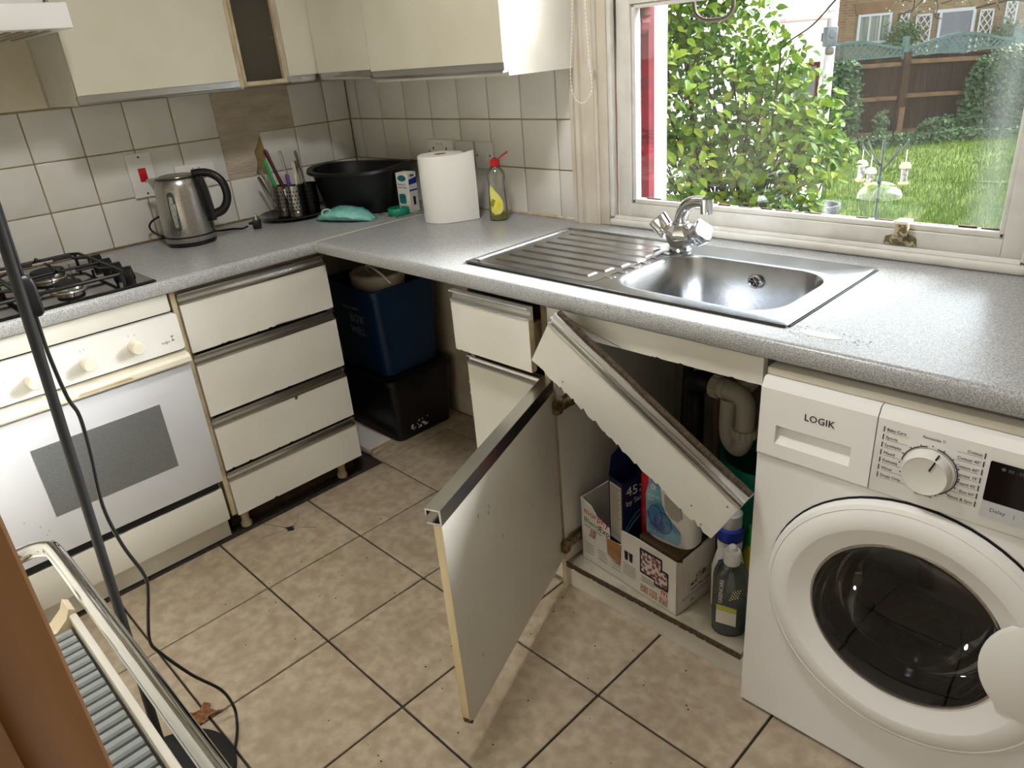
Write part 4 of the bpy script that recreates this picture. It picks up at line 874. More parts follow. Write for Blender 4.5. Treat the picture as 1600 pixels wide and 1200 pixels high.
# ================================================================ IN THE CORNER UNDER THE WORKTOP
cr=thing('black_crate','black plastic storage crate on the floor under the corner worktop','crate',(.32,-.19,0))
def crate(g,x0,x1,y0,y1,z0,z1,ins,r,rim=.012):
    g.loft([rrect(x0+ins,x1-ins,y0+ins,y1-ins,r,4,z0),rrect(x0,x1,y0,y1,r,4,z1-.03),rrect(x0,x1,y0,y1,r,4,z1),rrect(x0+.005,x1-.005,y0+.005,y1-.005,r,4,z1),rrect(x0+ins+.005,x1-ins-.005,y0+ins+.005,y1-ins-.005,r,4,z0+.008)],0)
    return g
g=crate(G(),.130,.512,-.352,-.040,.0008,.268,.015,.03); obj('crate_shell',g,M_black,cr)
obj('crate_lid',G().loft([rrect(.118,.524,-.364,-.028,.035,4,.258),rrect(.118,.524,-.364,-.028,.035,4,.278),rrect(.135,.507,-.347,-.045,.03,4,.286),rrect(.15,.49,-.33,-.06,.03,4,.283)],0),M_black,cr)
obj('crate_latch',G().box(.524,.532,-.25,-.13,.215,.27,r=.003),M_black,cr)
g=G(); rnd=random.Random(9)
for k in range(26):
    y=-.24+rnd.uniform(-.045,.045); z=.052+rnd.uniform(-.018,.018); s=rnd.uniform(.003,.009)
    x=.5040+(z-.0)*.05
    g.prism([(y-s,z),(y,z-s*.5),(y+s*.8,z+s*.3),(y,z+s)],0,.0008,0,frame((x,0,0),(0,1,0),(.06,0,1)))
obj('torn_label',g,M_paper,cr,label='torn white sticker remains')
bb_=thing('blue_storage_box','dark blue plastic storage box stacked on the black crate','storage box',(.32,-.19,.287))
g=crate(G(),.140,.505,-.358,-.05,.2875,.640,.022,.035); obj('box_shell',g,mat('dark_blue_plastic',c(10,42,80),.3),bb_)
obj('box_rim',G().loft([rrect(.128,.517,-.37,-.038,.04,4,.622),rrect(.128,.517,-.37,-.038,.04,4,.640),rrect(.145,.50,-.353,-.055,.035,4,.642),rrect(.145,.50,-.353,-.055,.035,4,.625)],0,None,True,False,False),bpy.data.materials['dark_blue_plastic'],bb_)
g=G()
FXl=frame((.20,-.3535,.52),(1,0,0),(0,.03,1))
g.text('BOX',.045,FXl@T(.12,-.02,.0035)).text('REALLY USEFUL',.016,FXl@T(.08,.03,.0045)).text('WELL',.040,FXl@T(.12,-.065,.0055))
obj('box_lettering',g,mat('pale_box_print',c(150,160,170),.5),bb_)
ap=thing('sandwich_toaster','rounded cream appliance with a white cord lying on top of the blue box','appliance',(.36,-.24,.64))
g=G().loft([[(x*.12+.36,y*.10-.23,z_) for x,y,_ in circ(s,0,28)] for s,z_ in ((.72,.600),(.95,.615),(1.0,.645),(.98,.672),(.9,.676),(.85,.660),(.5,.652))],0); obj('appliance_body',g,mat('cream_appliance',c(200,190,172),.4),ap)
g=G().tube(smooth_pts([(.35,-.25,.66),(.37,-.28,.70),(.41,-.29,.715),(.46,-.28,.69),(.49,-.26,.65)],6),.004,8).tube(smooth_pts([(.44,-.20,.70),(.48,-.16,.715),(.50,-.12,.70)],5),.004,8)
obj('cord',g,M_white,ap)
tk=thing('dark_tool_bag','black fabric bag half filling the top of the blue box','bag',(.32,-.13,.60))
obj('bag_cloth',G().loft([[(x*.15+.32,y*.030-.095,z_) for x,y,_ in circ(s,0,20)] for s,z_ in ((.8,.595),(1,.64),(.9,.69),(.5,.715))],0),M_blackm,tk)
for i,(a,z,lb) in enumerate(((8,.001,'white laminate board lying on the floor under its twin beside the drawer legs'),(2,.0185,'white laminate board on top of another beside the drawer unit'))):
    t=thing('loose_board',lb,'board',(.36,-.43,z),a,local=True)
    obj('board',G().box(-.15,.135,-.055,.05,.0,.0165,r=.001,k=1),M_melw,t); obj('board_edge',G().box(.1352,.1357,-.054,.049,.001,.0155),M_edge,t)
# ================================================================ UNDER THE SINK
ZS=.0903
cbx=thing('cardboard_box','open white printed appliance box on the sink unit shelf holding cleaning products','box',M=frame((1.943,-.549,ZS),(1.612-1.943,-.514+.549,0),(.145*.10,.145,0)),local=True)
# local: x along the front towards the left, y into the unit?, z up -> make z up explicitly
BM=frame((1.612,-.5140,ZS),(.331,-.035,0),(.035,.331,0)); cbx.matrix_world=BM; cbx.location=BM.to_translation(); cbx.rotation_euler=BM.to_euler()
BL,BD,BH=.333,.147,.187
th=.003
g=G()
def wallp(P,M): g.prism(P,0,th,0,M)
Ff=frame((0,0,0),(1,0,0),(0,0,1))     # z -> -y (outwards at the front)
# front with torn edge
wallp([(0,0),(BL,0),(BL,.165),(.20,.171),(.152,.168),(.148,.120),(.108,.112),(.106,.150),(.060,.165),(.040,.19),(0,BH+.015)],Ff@T(0,0,-th))
Fr=frame((BL,0,0),(0,1,0),(0,0,1)); wallp([(0,0),(BD,0),(BD,.178),(.10,.172),(.045,.140),(.03,.150),(.004,.163),(0,.163)],Fr@T(0,0,-th))
Fl=frame((0,BD,0),(0,-1,0),(0,0,1)); wallp([(0,0),(BD,0),(BD,BH+.015),(0,BH+.02)],Fl@T(0,0,-th))
Fk=frame((BL,BD,0),(-1,0,0),(0,0,1)); wallp([(0,0),(BL,0),(BL,BH+.02),(0,BH-.01)],Fk@T(0,0,-th)); g.box(0,BL,0,BD,0,.003)
cbo=obj('box_shell',g,M_paper,cbx)
obj('added_insert',G().box(.205,BL-.004,.010,BD-.006,.10,.1775),mat('shadow_dark_card',c(92,74,56),.9),cbx)  # added bottle support; the shadow under the bottle is put into its dark colour
obj('box_flap',G().prism([(.098,.118),(.150,.121),(.146,.060),(.142,.055),(.100,.069)],.0006,.003,0,Ff),M_card,cbx,label='brown cardboard flap folded down over the front')
obj('side_flap',G().prism([(.02,.165),(.145,.180),(.145,.095),(.05,.10),(.035,.05),(.028,.10)],.001,.0035,0,Fr),M_paper,cbx,label='creased white end flap')
g=G(); Fp=Ff@T(0,0,.0004)
g.text('morphy',.030,Fp@T(.010,.158,0)@RZ(-6),0,ex=.0001); obj('red_lettering',g,M_red,cbo)
g=G().text('Blend',.026,Fp@T(.010,.130,0)@RZ(-6),0,ex=.0001); obj('green_lettering',g,mat('leaf_green_print',c(60,140,60),.5),cbo)
g=G().text('Expr',.026,Fp@T(.068,.124,0)@RZ(-5),0,ex=.0001)
g.text('Smoothie and shake maker',.006,Fp@T(.012,.118,0)@RZ(-5),0,ex=.0001)
for i in range(4):
    for k in range(3): g.prism([(.012+k*.05,.060-i*.010),(.045+k*.05,.060-i*.010),(.045+k*.05,.0608-i*.010),(.012+k*.05,.0608-i*.010)],0,.0002,0,Fp) if .06-i*.01>.02 else None
for i in range(5): g.prism([(.155,.070-i*.008),(.198,.070-i*.008),(.198,.0708-i*.008),(.155,.0708-i*.008)],0,.0002,0,Fp)
for i in range(3): g.prism([(.218,.062-i*.007),(.262+.02*(i%2),.062-i*.007),(.262+.02*(i%2),.0632-i*.007),(.218,.0632-i*.007)],0,.0002,0,Fp)
g.prism(rrect(.214,.288,.072,.150,.004,3),0,.0002,0,Fp).prism(rrect(.262,.308,.058,.118,.004,3),.0002,.0004,0,Fp)
g.prism([(.162,.084),(.172,.084),(.174,.112),(.160,.112)],0,.0002,0,Fp).prism([(.178,.084),(.188,.084),(.190,.112),(.176,.112)],0,.0002,0,Fp)
obj('black_print',g,M_ink,cbo,kind='stuff')
g=G().prism(rrect(.219,.283,.078,.143,.001,2),.0003,.0005,0,Fp).prism(rrect(.266,.304,.066,.112,.001,2),.0005,.0007,0,Fp)
M_shot=mat('screen_print',c(120,60,70),.5,col2=c(205,195,190),scale=90,lo=.45,hi=.55,detail=1)
obj('tablet_picture',g,M_shot,cbo)
M_food=mat('food_print',c(120,70,56),.5,col2=c(210,190,170),scale=260,lo=.42,hi=.58,detail=3)
for q in ([(.028,.088),(.052,.086),(.056,.112),(.036,.114)],[(.215,.012),(.242,.012),(.242,.036),(.215,.036)],[(.246,.012),(.273,.012),(.273,.036),(.246,.036)],[(.278,.010),(.306,.010),(.306,.030),(.278,.030)]): obj('photo_print',G().prism(q,0,.0002,0,Fp),M_food,cbo)
g=G().text('m',.030,Fp@T(.283,.040,.0002),0,ex=.0002); g.prism([(.279,.034),(.309,.034),(.309,.0352),(.279,.0352)],0,.0002,0,Fp); obj('red_lettering',g,M_red,cbo)
Fq=Fr@T(0,0,.0004); g=G()
g.text('Steam Mop Cook',.011,Fq@T(.055,.048,0)@RZ(5),0,ex=.0001); g.text('m',.018,Fq@T(.055,.014,0),0,ex=.0001)
for i in range(2): g.prism([(.02,.036-i*.006),(.125,.042-i*.006),(.125,.0428-i*.006),(.02,.0368-i*.006)],0,.0002,0,Fq)
obj('black_print',g,M_ink,cbo,kind='stuff')
obj('photo_print',G().prism([(.05,.062),(.085,.066),(.083,.072),(.105,.090),(.078,.092),(.075,.075),(.052,.07)],0,.0003,0,Fq),M_shot,cbo); obj('photo_print',G().prism([(.092,.075),(.118,.078),(.118,.10),(.105,.102)],.0,.0003,0,Fq),M_shot,cbo)
# navy detergent carton
NM=frame((1.750,-.507,.094),(.237,.97,0),(-.97,.237,0))
nb=thing('detergent_carton','tall navy detergent carton with torn open lid, standing in the white box','carton',M=NM,local=True)
M_navy=mat('navy_carton',c(24,34,84),.45,col2=c(18,26,66),scale=10)
obj('carton',G().loft([[(0,0,0),(.095,0,0),(.095,.056,0),(0,.056,0)],[(0,0,.290),(.095,0,.300),(.095,.056,.30),(0,.056,.29)]],0,None,False,True,False),M_navy,nb)
obj('carton_flap',G().prism([(0,.290),(.095,.30),(.095,.365),(.07,.385),(.045,.37),(.01,.345)],-.056,-.0548,0,frame((0,0,0),(1,0,0),(0,0,1))),M_navy,nb)
FN=frame((0,0,0),(1,0,0),(0,0,1)); FNl=frame((0,.056,0),(0,-1,0),(0,0,1))
g=G().text('45',.040,FN@T(.012,.245,.0003),0,ex=.0001).text('washes',.013,FN@T(.056,.262,.0003),0,ex=.0001).text('great',.013,FN@T(.056,.248,.0003),0,ex=.0001).text("by Sains",.022,FN@T(.012,.215,.0003)@RZ(8),0,ex=.0001)
obj('white_lettering',g,M_white,nb)
obj('swirl_print',G().tube([(.005+.085*i/10,-.0003,.14+.05*math.sin(i/10*2.2)) for i in range(11)],.0012,4).tube([(.005+.085*i/10,-.0003,.125+.05*math.sin(i/10*2.0)) for i in range(11)],.0020,4),M_lblue,nb)
obj('info_panel',G().prism([(.005,.10),(.051,.10),(.051,.275),(.005,.275)],.0002,.0005,0,FNl),mat('info_print',c(214,208,192),.6),nb)
g=G()
for i in range(26): g.prism([(.009,.265-i*.006),(.047-.012*((i*7)%5)/5,.265-i*.006),(.047-.012*((i*7)%5)/5,.2668-i*.006),(.009,.2668-i*.006)],.0005,.0007,0,FNl)
obj('info_lines',g,M_inkg,nb,kind='stuff')
rp=obj('red_packet',G().loft([[(x*.022+1.803,y*.012-.468,z_) for x,y,_ in circ(s,0,16)] for s,z_ in ((.8,.0945),(1,.14),(1,.34),(.95,.41),(.6,.435))],0),mat('red_film',c(196,30,48),.25,col2=c(160,20,36),scale=30,coat=.3),None,label='bright red packet between the navy carton and the white bottle',cat='packet')
# white softener bottle
SM=frame((1.890,-.478,.2685),(.135,.004,0),(-.004,.135,0))
sb=thing('softener_bottle','large white bottle with side handle and blue flower label, in the white box','bottle',M=SM,local=True)
def se(a,b_,z,dx=0,p=3): return [(x+dx,y,z) for x,y,_ in oval(a,b_,z,32,p)]
M_bott=mat('white_bottle_plastic',c(224,222,216),.35)
g=G().loft([se(.060,.036,.0),se(.066,.040,.006),se(.068,.041,.08),se(.067,.040,.14),se(.060,.038,.185,-.006),se(.046,.034,.215,-.016),se(.026,.026,.240,-.030),se(.02,.02,.250,-.034)],0)
obj('bottle_body',g,M_bott,sb)
obj('hollow_shade',G().prism([(-.004,.105),(.012,.085),(.032,.080),(.044,.095),(.038,.125),(.020,.165),(.004,.172),(-.006,.14)],.0395,.0412,0,frame((0,0,0),(1,0,0),(0,0,1))),mat('hollow_shade_grey',c(168,166,160),.5),sb,label='grey patch painted as the shade in the bottle handle hollow')  # flat patch, shade of the handle hollow put into its grey
obj('bottle_cap',G().lathe([(.022,.250),(.022,.278),(.018,.284),(0,.284)],20,0,T(-.034,0,0)),M_blue,sb)
lb=[(-.056,.016),(.034,.012),(.040,.022),(.040,.052),(.026,.066),(.004,.082),(-.012,.115),(-.020,.180),(-.034,.186),(-.048,.17),(-.058,.13)]
FSo=frame((0,0,0),(1,0,0),(0,0,1))
obj('label',G().prism(lb,.0408,.0418,0,FSo),mat('blue_label',c(60,120,170),.4,col2=c(150,200,220),scale=14,lo=.4,hi=.62,col3=c(30,60,130),scale3=9),sb)
g=G()
for k in range(11):
    a=R(k*360/11); p=[(-.022+.022*math.cos(a+da)*q,.052+.026*math.sin(a+da)*q) for da,q in ((0,.12),(.22,.6),(0,1),(-.22,.6))]; g.prism(p,.0418,.0421,0,FSo)
obj('flower_print',g,mat('violet_flower',c(88,80,150),.4),sb)
obj('petal_outline',G().tube([(-.008+.024*math.cos(a),-.0421,.062+.026*math.sin(a)*1.15) for a in [2*PI*i/20 for i in range(20)]],.0009,4,closed=True).tube([(-.030+.020*math.cos(a),-.0421,.075+.026*math.sin(a)*1.15) for a in [2*PI*i/20 for i in range(20)]],.0009,4,closed=True),mat('navy_line',c(30,46,100),.4),sb)
obj('label_lettering',G().text('fresh air',.010,FSo@T(-.052,.128,.0419),0,ex=.0001).text('fabric',.008,FSo@T(-.052,.116,.0419),0,ex=.0001).text('✿',.022,FSo@T(-.046,.150,.0419),0,ex=.0001),M_white,sb)
# bottles on the right
def bottle(name,label,x,y,prof,m,rz=0,ex=1,ey=.7,z=ZS):
    t=thing(name,label,'bottle',(x,y,z),rz,local=True)
    obj('bottle_body',G().loft([ell(r,ex,ey,zz) for r,zz in prof],0),m,t); return t
t=bottle('cleaner_bottle','white cleaner bottle with blue collar behind the clear bottle',2.018,-.436,[(.036,0),(.040,.004),(.041,.12),(.034,.15),(.028,.175),(.030,.20),(.030,.235),(.026,.245),(.0,.246)],M_bott,20)
obj('blue_collar',G().lathe([(.031,.213),(.032,.216),(.032,.245),(.028,.25)],24),M_blue,t); obj('bottle_cap',G().lathe([(.0245,.2465),(.0265,.25),(.0265,.285),(.022,.288),(.018,.280),(0,.28)],24),mat('grey_white_cap',c(186,186,184),.4),t)
obj('blue_label',G().prism([(-.030,.13),(.028,.13),(.02,.16),(0,.172),(-.02,.16)],.028,.0296,0,frame((0,0,0),(1,0,0),(0,0,1))),M_blue,t)
t=bottle('yellow_bottle','yellow bottle with a green cap, deepest beside the washing machine',2.062,-.385,[(.030,0),(.034,.004),(.035,.14),(.026,.17),(.018,.185),(.0,.186)],mat('yellow_plastic',c(206,196,70),.35),0)
obj('bottle_cap',G().lathe([(.019,.186),(.026,.188),(.026,.222),(.020,.232),(0,.232)],20),mat('bright_green_cap',c(30,140,50),.35),t)
t=bottle('hand_soap_bottle','clear grey bottle with white cap at the front edge of the sink unit shelf',2.062,-.503,[(.036,0),(.040,.004),(.041,.03),(.041,.165),(.036,.185),(.026,.196),(.015,.202),(.013,.206)],glass('grey_clear_plastic',(.72,.76,.76,1),.10,dirt=.22,dcol=(.55,.62,.62,1)),28,1,.74)
obj('liquid',G().loft([ell(.037,1,.72,.003),ell(.0395,1,.72,.006),ell(.0395,1,.72,.085)],0),mat('grey_green_liquid',c(112,124,118),.2,coat=.3),t)
obj('bottle_cap',G().lathe([(.018,.200),(.0195,.203),(.0195,.232),(.016,.236),(.010,.236),(.0095,.246),(.006,.250),(0,.251)],24),M_white,t)
FC=frame((0,-.0312,0),(1,0,0),(0,0,1))
obj('label',G().prism([(-.030,.045),(.016,.036),(.016,.088),(-.030,.098)],-.001,.0006,0,FC),M_paper,t); obj('yellow_label_band',G().prism([(-.030,.083),(.016,.074),(.016,.088),(-.030,.098)],.0006,.0008,0,FC),mat('lime_band',c(190,190,70),.5),t)
obj('white_lettering',G().text('GREENCARE',.0125,FC@T(-.018,.102,.0004)@RZ(88),0,ex=.0001),M_white,t)
g=G()
for i in range(4):
    for j in range(4): g.prism(circ(.0016,0,8,.000+i*.0055+j*.002,.115+j*.0075+i*.003),0,.0004,0,FC)
obj('dot_print',g,mat('cream_dots',c(232,226,180),.5),t,kind='stuff')
# waste trap
tr=thing('waste_trap','grey plastic waste pipe and trap under the sink','pipe',(1.93,-.28,.6))
M_pipe=mat('grey_waste_pipe',c(196,190,174),.45)
pp=smooth_pts([(1.845,-.268,.603),(1.90,-.272,.603),(1.935,-.275,.600),(1.955,-.277,.58),(1.957,-.278,.545),(1.957,-.278,.505),(1.955,-.278,.475),(1.938,-.270,.448),(1.915,-.262,.455),(1.900,-.255,.48),(1.898,-.252,.53),(1.899,-.252,.57)],5)
obj('trap_pipe',G().tube(pp,.0235,16),M_pipe,tr)
def nut(p,q,r=.029):
    p=Vector(p);q=Vector(q); g=G().cyl(p,q,r,24); d=(q-p); a=d.normalized(); u=a.orthogonal().normalized(); w=a.cross(u)
    for i in range(14):
        t=2*PI*i/14; o=u*math.cos(t)*r+w*math.sin(t)*r; g.tube([p+d*.06+o,q-d*.06+o],.0028,5)
    return g
obj('ribbed_nut',nut((1.862,-.269,.603),(1.884,-.271,.603)),M_pipe,tr); obj('ribbed_nut',nut((1.957,-.278,.512),(1.957,-.278,.490)),M_pipe,tr)
obj('collar',G().cyl((1.886,-.271,.603),(1.900,-.272,.603),.0255,20),M_pipe,tr)
obj('black_bend',G().tube(smooth_pts([(1.860,-.268,.603),(1.825,-.262,.602),(1.800,-.250,.590),(1.788,-.24,.565),(1.786,-.235,.52),(1.786,-.235,.35),(1.786,-.235,.12)],5),.027,16),M_black,tr,label='black plastic bend')
obj('waste_tail',G().cyl((1.955,-.235,.65),(1.955,-.235,.742),.024,16).tube(smooth_pts([(1.955,-.235,.655),(1.945,-.235,.62),(1.915,-.242,.59),(1.899,-.250,.565)],5),.020,14),M_pipe,tr)
hs=G()
P=smooth_pts([(1.735,-.16,.85),(1.728,-.165,.70),(1.722,-.17,.5),(1.72,-.18,.3),(1.73,-.2,.12)],14)
hs.tube(P,[.013+.002*(i%2) for i in range(len(P))],10)
obj('corrugated_hose',hs,M_blackm,None,label='black corrugated hose hanging under the sink left of the trap',cat='hose')
sp_=thing('supply_pipe','pinkish flexible supply pipe with red valve under the tap','pipe',(1.755,-.1,.6))
obj('pipe_run',G().tube(smooth_pts([(1.74,-.12,.85),(1.745,-.115,.75),(1.75,-.1,.62),(1.752,-.06,.45),(1.752,-.05,.1)],6),.010,10),mat('pinkish_pipe',c(176,150,138),.5),sp_)
obj('valve_handle',G().box(1.758,1.795,-.115,-.105,.655,.665,r=.003),M_red,sp_)
gb=thing('green_bucket','dark green plastic bowl standing deep under the sink','bowl',(1.985,-.205,ZS))
obj('bowl_shell',G().loft([[(x+1.985,y-.205,z) for x,y,z in circ(r,z,28)] for r,z in ((.075,ZS),(.08,ZS+.006),(.110,.40),(.118,.404),(.118,.416),(.106,.412),(.075,ZS+.01))],0),mat('dark_green_plastic',c(8,132,104),.4),gb)
# ================================================================ FLOOR LAMP, RADIATOR, LEAF
fl=thing('floor_lamp','black floor lamp pole with round base and dangling cable at the left','floor lamp',(1.335,-1.600,0))
pb=Vector((1.315,-1.597,.02))
obj('lamp_base',G().lathe([(.132,0),(.135,.004),(.132,.014),(.11,.021),(.05,.026),(.016,.030),(0,.030)],48,0,T(1.340,-1.604,0)),M_blackm,fl)
obj('lamp_pole',G().tube([(1.315,-1.600,.02),(1.315,-1.5405,1.20),(1.315,-1.512,1.78)],.0092,14),M_blackm,fl)
obj('lamp_shade',G().lathe([(.10,1.70),(.16,1.88),(.157,1.88),(.097,1.70)],32,0,T(1.315,-1.508,0),True,False,False),M_blackm,fl)
cpts=[(1.30,-1.512,1.60),(1.285,-1.520,1.35),(1.28,-1.523,1.247),(1.28,-1.526,1.16),(1.28,-1.528,1.09),(1.28,-1.531,.996),(1.28,-1.527,.906),(1.28,-1.519,.863),(1.28,-1.524,.784),(1.28,-1.535,.674),(1.28,-1.527,.577),(1.28,-1.508,.485),(1.28,-1.514,.44),(1.28,-1.528,.39),(1.28,-1.541,.330),(1.28,-1.530,.288),(1.28,-1.487,.190),(1.28,-1.440,.105),(1.275,-1.424,.035),(1.295,-1.432,.006),(1.345,-1.458,.005),(1.40,-1.50,.005)]
obj('lamp_cable',G().tube(smooth_pts(cpts,6),.0036,8),M_black,fl)
obj('inline_switch',G().loft([[(1.281+x*s,-1.529+y*s,z) for x,y,_ in rrect(-.013,.013,-.015,.015,.006,3)] for s,z in ((.6,1.062),(.95,1.068),(1,1.085),(1,1.115),(.9,1.128),(.5,1.134))],0),M_black,fl)
ra=thing('radiator','white panel radiator with grey top fins in the left foreground','radiator',(2.0,-1.73,.15))
M_rad=mat('radiator_white',c(226,222,212),.4,col2=c(214,206,190),scale=9)
obj('front_panel',G().box(1.685,2.279,-1.690,-1.680,.15,.752,r=.003).box(1.685,2.279,-1.786,-1.779,.15,.75),M_rad,ra)
obj('end_cap',G().prism([(-1.682,.60),(-1.680,.757),(-1.687,.762),(-1.694,.748),(-1.710,.735),(-1.730,.738),(-1.745,.752),(-1.760,.758),(-1.775,.755),(-1.785,.74),(-1.785,.60)],1.668,1.700,0,frame((0,0,0),(0,1,0),(0,0,1)),True),mat('yellowed_cap',c(220,206,176),.45,col2=c(186,160,116),scale=26,lo=.5,hi=.75),ra,label='yellowed plastic end cap',ang=40)
M_fin=mat('grey_fin',c(150,155,154),.45)
fin=mesh_of('fin',G().prism([(-.0088,0),(-.0085,.010),(-.004,.0150),(.006,.0165),(.0085,.0135),(.0080,.0)],-.088,-.004,0,frame((0,0,0),(1,0,0),(0,0,1))@Matrix.Scale(-1,4,(0,0,1))),M_fin)
for i in range(30): group_piece('grille_fin',fin,ra,(1.712+i*.0188,-1.690,.722))
obj('grille_backing',G().box(1.70,2.279,-1.779,-1.69,.70,.721),M_fin,ra)
tr_=thing('towel_rail','chrome tube towel rail in front of the white radiator top','towel rail',(1.9,-1.66,.76))
obj('rail_tube',G().tube(smooth_pts([(1.497,-1.789,.758),(1.497,-1.72,.760),(1.499,-1.688,.762),(1.512,-1.668,.763),(1.545,-1.660,.763),(1.75,-1.659,.763),(2.05,-1.659,.763),(2.28,-1.659,.763)],6),.0125,16),M_chrome,tr_)
obj('wall_flange',G().cyl((1.497,-1.789,.758),(1.497,-1.783,.758),.024,20),M_chrome,tr_)
lf=G(); 
pl=[(1.175,-1.505),(1.195,-1.497),(1.190,-1.478),(1.175,-1.462),(1.192,-1.452),(1.205,-1.462),(1.222,-1.452),(1.245,-1.428),(1.232,-1.455),(1.226,-1.472),(1.238,-1.488),(1.222,-1.497),(1.212,-1.512),(1.222,-1.535),(1.2,-1.515)]
n=len(pl); ce=(1.208,-1.48)
vs_=[(x,y,.003+random.uniform(0,.010)) for x,y in pl]+[(ce[0],ce[1],.010)]
lf.add(vs_,[(i,(i+1)%n,n) for i in range(n)]); lf.add([(x,y,z-.0012) for x,y,z in vs_],[((i+1)%n,i,n) for i in range(n)])
obj('dead_leaf',lf,mat('dry_leaf',c(140,92,44),.7,col2=c(86,54,28),scale=90),None,label='curled brown dead leaf on the floor by the lamp base',cat='leaf')
# bead chain of the blind
bc=thing('blind_chain','white bead chain of a roller blind hanging in a loop by the window','chain',(1.28,-.06,1.26))
P=smooth_pts([(1.262,-.040,2.1),(1.254,-.042,1.60),(1.249,-.046,1.45),(1.241,-.05,1.34),(1.243,-.05,1.295),(1.257,-.05,1.266),(1.278,-.05,1.257),(1.299,-.05,1.264),(1.315,-.05,1.287),(1.318,-.05,1.312),(1.312,-.05,1.36),(1.303,-.048,1.47),(1.299,-.045,1.60),(1.296,-.04,2.1)],12)
obj('cord',G().tube(P,.0008,5),M_white,bc)
g=G(); d=0; last=P[0]
acc=0
for a,b_ in zip(P,P[1:]):
    l=(b_-a).length; t=0
    while acc+ (l-t) >= .0105:
        t+=.0105-acc; acc=0; g.ball(a+(b_-a)*(t/l),.0024,6,4)
    acc+=l-t
obj('beads',g,mat('white_beads',c(240,236,226),.3),bc,kind='stuff')
obj('chain_clip',G().box(1.306,1.316,-.0525,-.0465,1.35,1.372,r=.002),mat('clear_clip',c(214,212,206),.2),bc)
hd_=thing('roller_blind','white roller blind drawn a little way down over the window','blind',(1.9,-.05,2.12))
obj('blind_roller',G().cyl((1.335,-.055,2.30),(2.57,-.055,2.30),.025,16),M_white,hd_)
obj('blind_fabric',G().box(1.335,2.55,-.034,-.033,1.86,2.30),mat('blind_cloth',c(214,208,196),.8),hd_); obj('blind_bar',G().box(1.335,2.55,-.040,-.028,1.845,1.862,r=.003),M_white,hd_)
# ceiling light added out of view as fill for the room
cl=thing('added_ceiling_light','round white ceiling light added out of view to fill the kitchen with light','fill light',(1.7,-1.15,2.38))
obj('fill_lamp_housing',G().lathe([(.16,2.399),(.165,2.385),(.16,2.36),(.14,2.352)],32,0,T(1.7,-1.15,0),True,True,True),M_white,cl)
ld=bpy.data.lights.new('ceiling_fill_lamp','AREA'); ld.shape='DISK'; ld.size=.28; ld.energy=19; ld.color=(1,.985,.965)
l2=bpy.data.lights.new('hall_fill_lamp','AREA'); l2.shape='DISK'; l2.size=.3; l2.energy=22; l2.color=(1,.985,.965)  # lamp added in the unseen hall to fill the room from behind
h2=bpy.data.objects.new('hall_fill_lamp',l2); C.objects.link(h2); h2.location=(2.6,-3.0,2.34)
lo_=bpy.data.objects.new('ceiling_fill_lamp',ld); C.objects.link(lo_); lo_.location=(1.7,-1.15,2.345)
# ================================================================ OUTSIDE THE WINDOW
CP=Vector((2.7298,-1.7738,0)); NV=Vector((-.73124,.68212,0)); UV=Vector((.68212,.73124,0)); ANG=46.99
def out_M(H): p=CP+NV*H; return T(p.x,p.y,0)@RZ(ANG)      # local x to the right, y away from the house, z up
M_grass=mat('lawn_green',dim(c(112,142,58),0.168),.9,col2=dim(c(140,166,76),0.168),scale=3,detail=8,col3=dim(c(150,160,96),0.168),scale3=1.2,amt3=.5)
g=G(); n=24
for i in range(n):
    for j in range(n):
        pass
vs_=[];fs=[]
def gz(y): return -1.25+.30*min(max((y-8)/8,0),1)
for j in range(31):
    for i in range(31):
        lx=-14+i*1.4; ly=-9.0+j*1.6
        h=gz(ly+5) if ly>0 else -1.25
        vs_.append((lx,ly,gz(ly+8)+.03*math.sin(lx*1.7)*math.sin(ly*1.3)))
for j in range(30):
    for i in range(30): q=j*31+i; fs.append((q,q+1,q+32,q+31))
ML=out_M(8)
g.add(vs_,fs,0,ML,True)
lawn=struct('lawn',g,M_grass)
g=G(); rnd=random.Random(21)
for k in range(20000):
    d=8.3+ (rnd.random()**1.4)*6.6; s=d/1141.8
    u_=rnd.uniform(.42,.73)*d*1.0
    ly=d-8; z=gz(d); x=u_; h=rnd.uniform(.04,.13); a=rnd.uniform(0,PI); w=rnd.uniform(.006,.012); le=rnd.uniform(-.05,.05)
    g.add([(x-w*math.cos(a),ly-w*math.sin(a),z-.02),(x+w*math.cos(a),ly+w*math.sin(a),z-.02),(x+le,ly+le*.5,z+h)],[(0,1,2)],0,ML)
obj('grass_blades',g,mat('grass_blade',dim(c(110,148,54),0.185),.7,col2=dim(c(160,184,88),0.185),scale=3),lawn,kind='stuff')
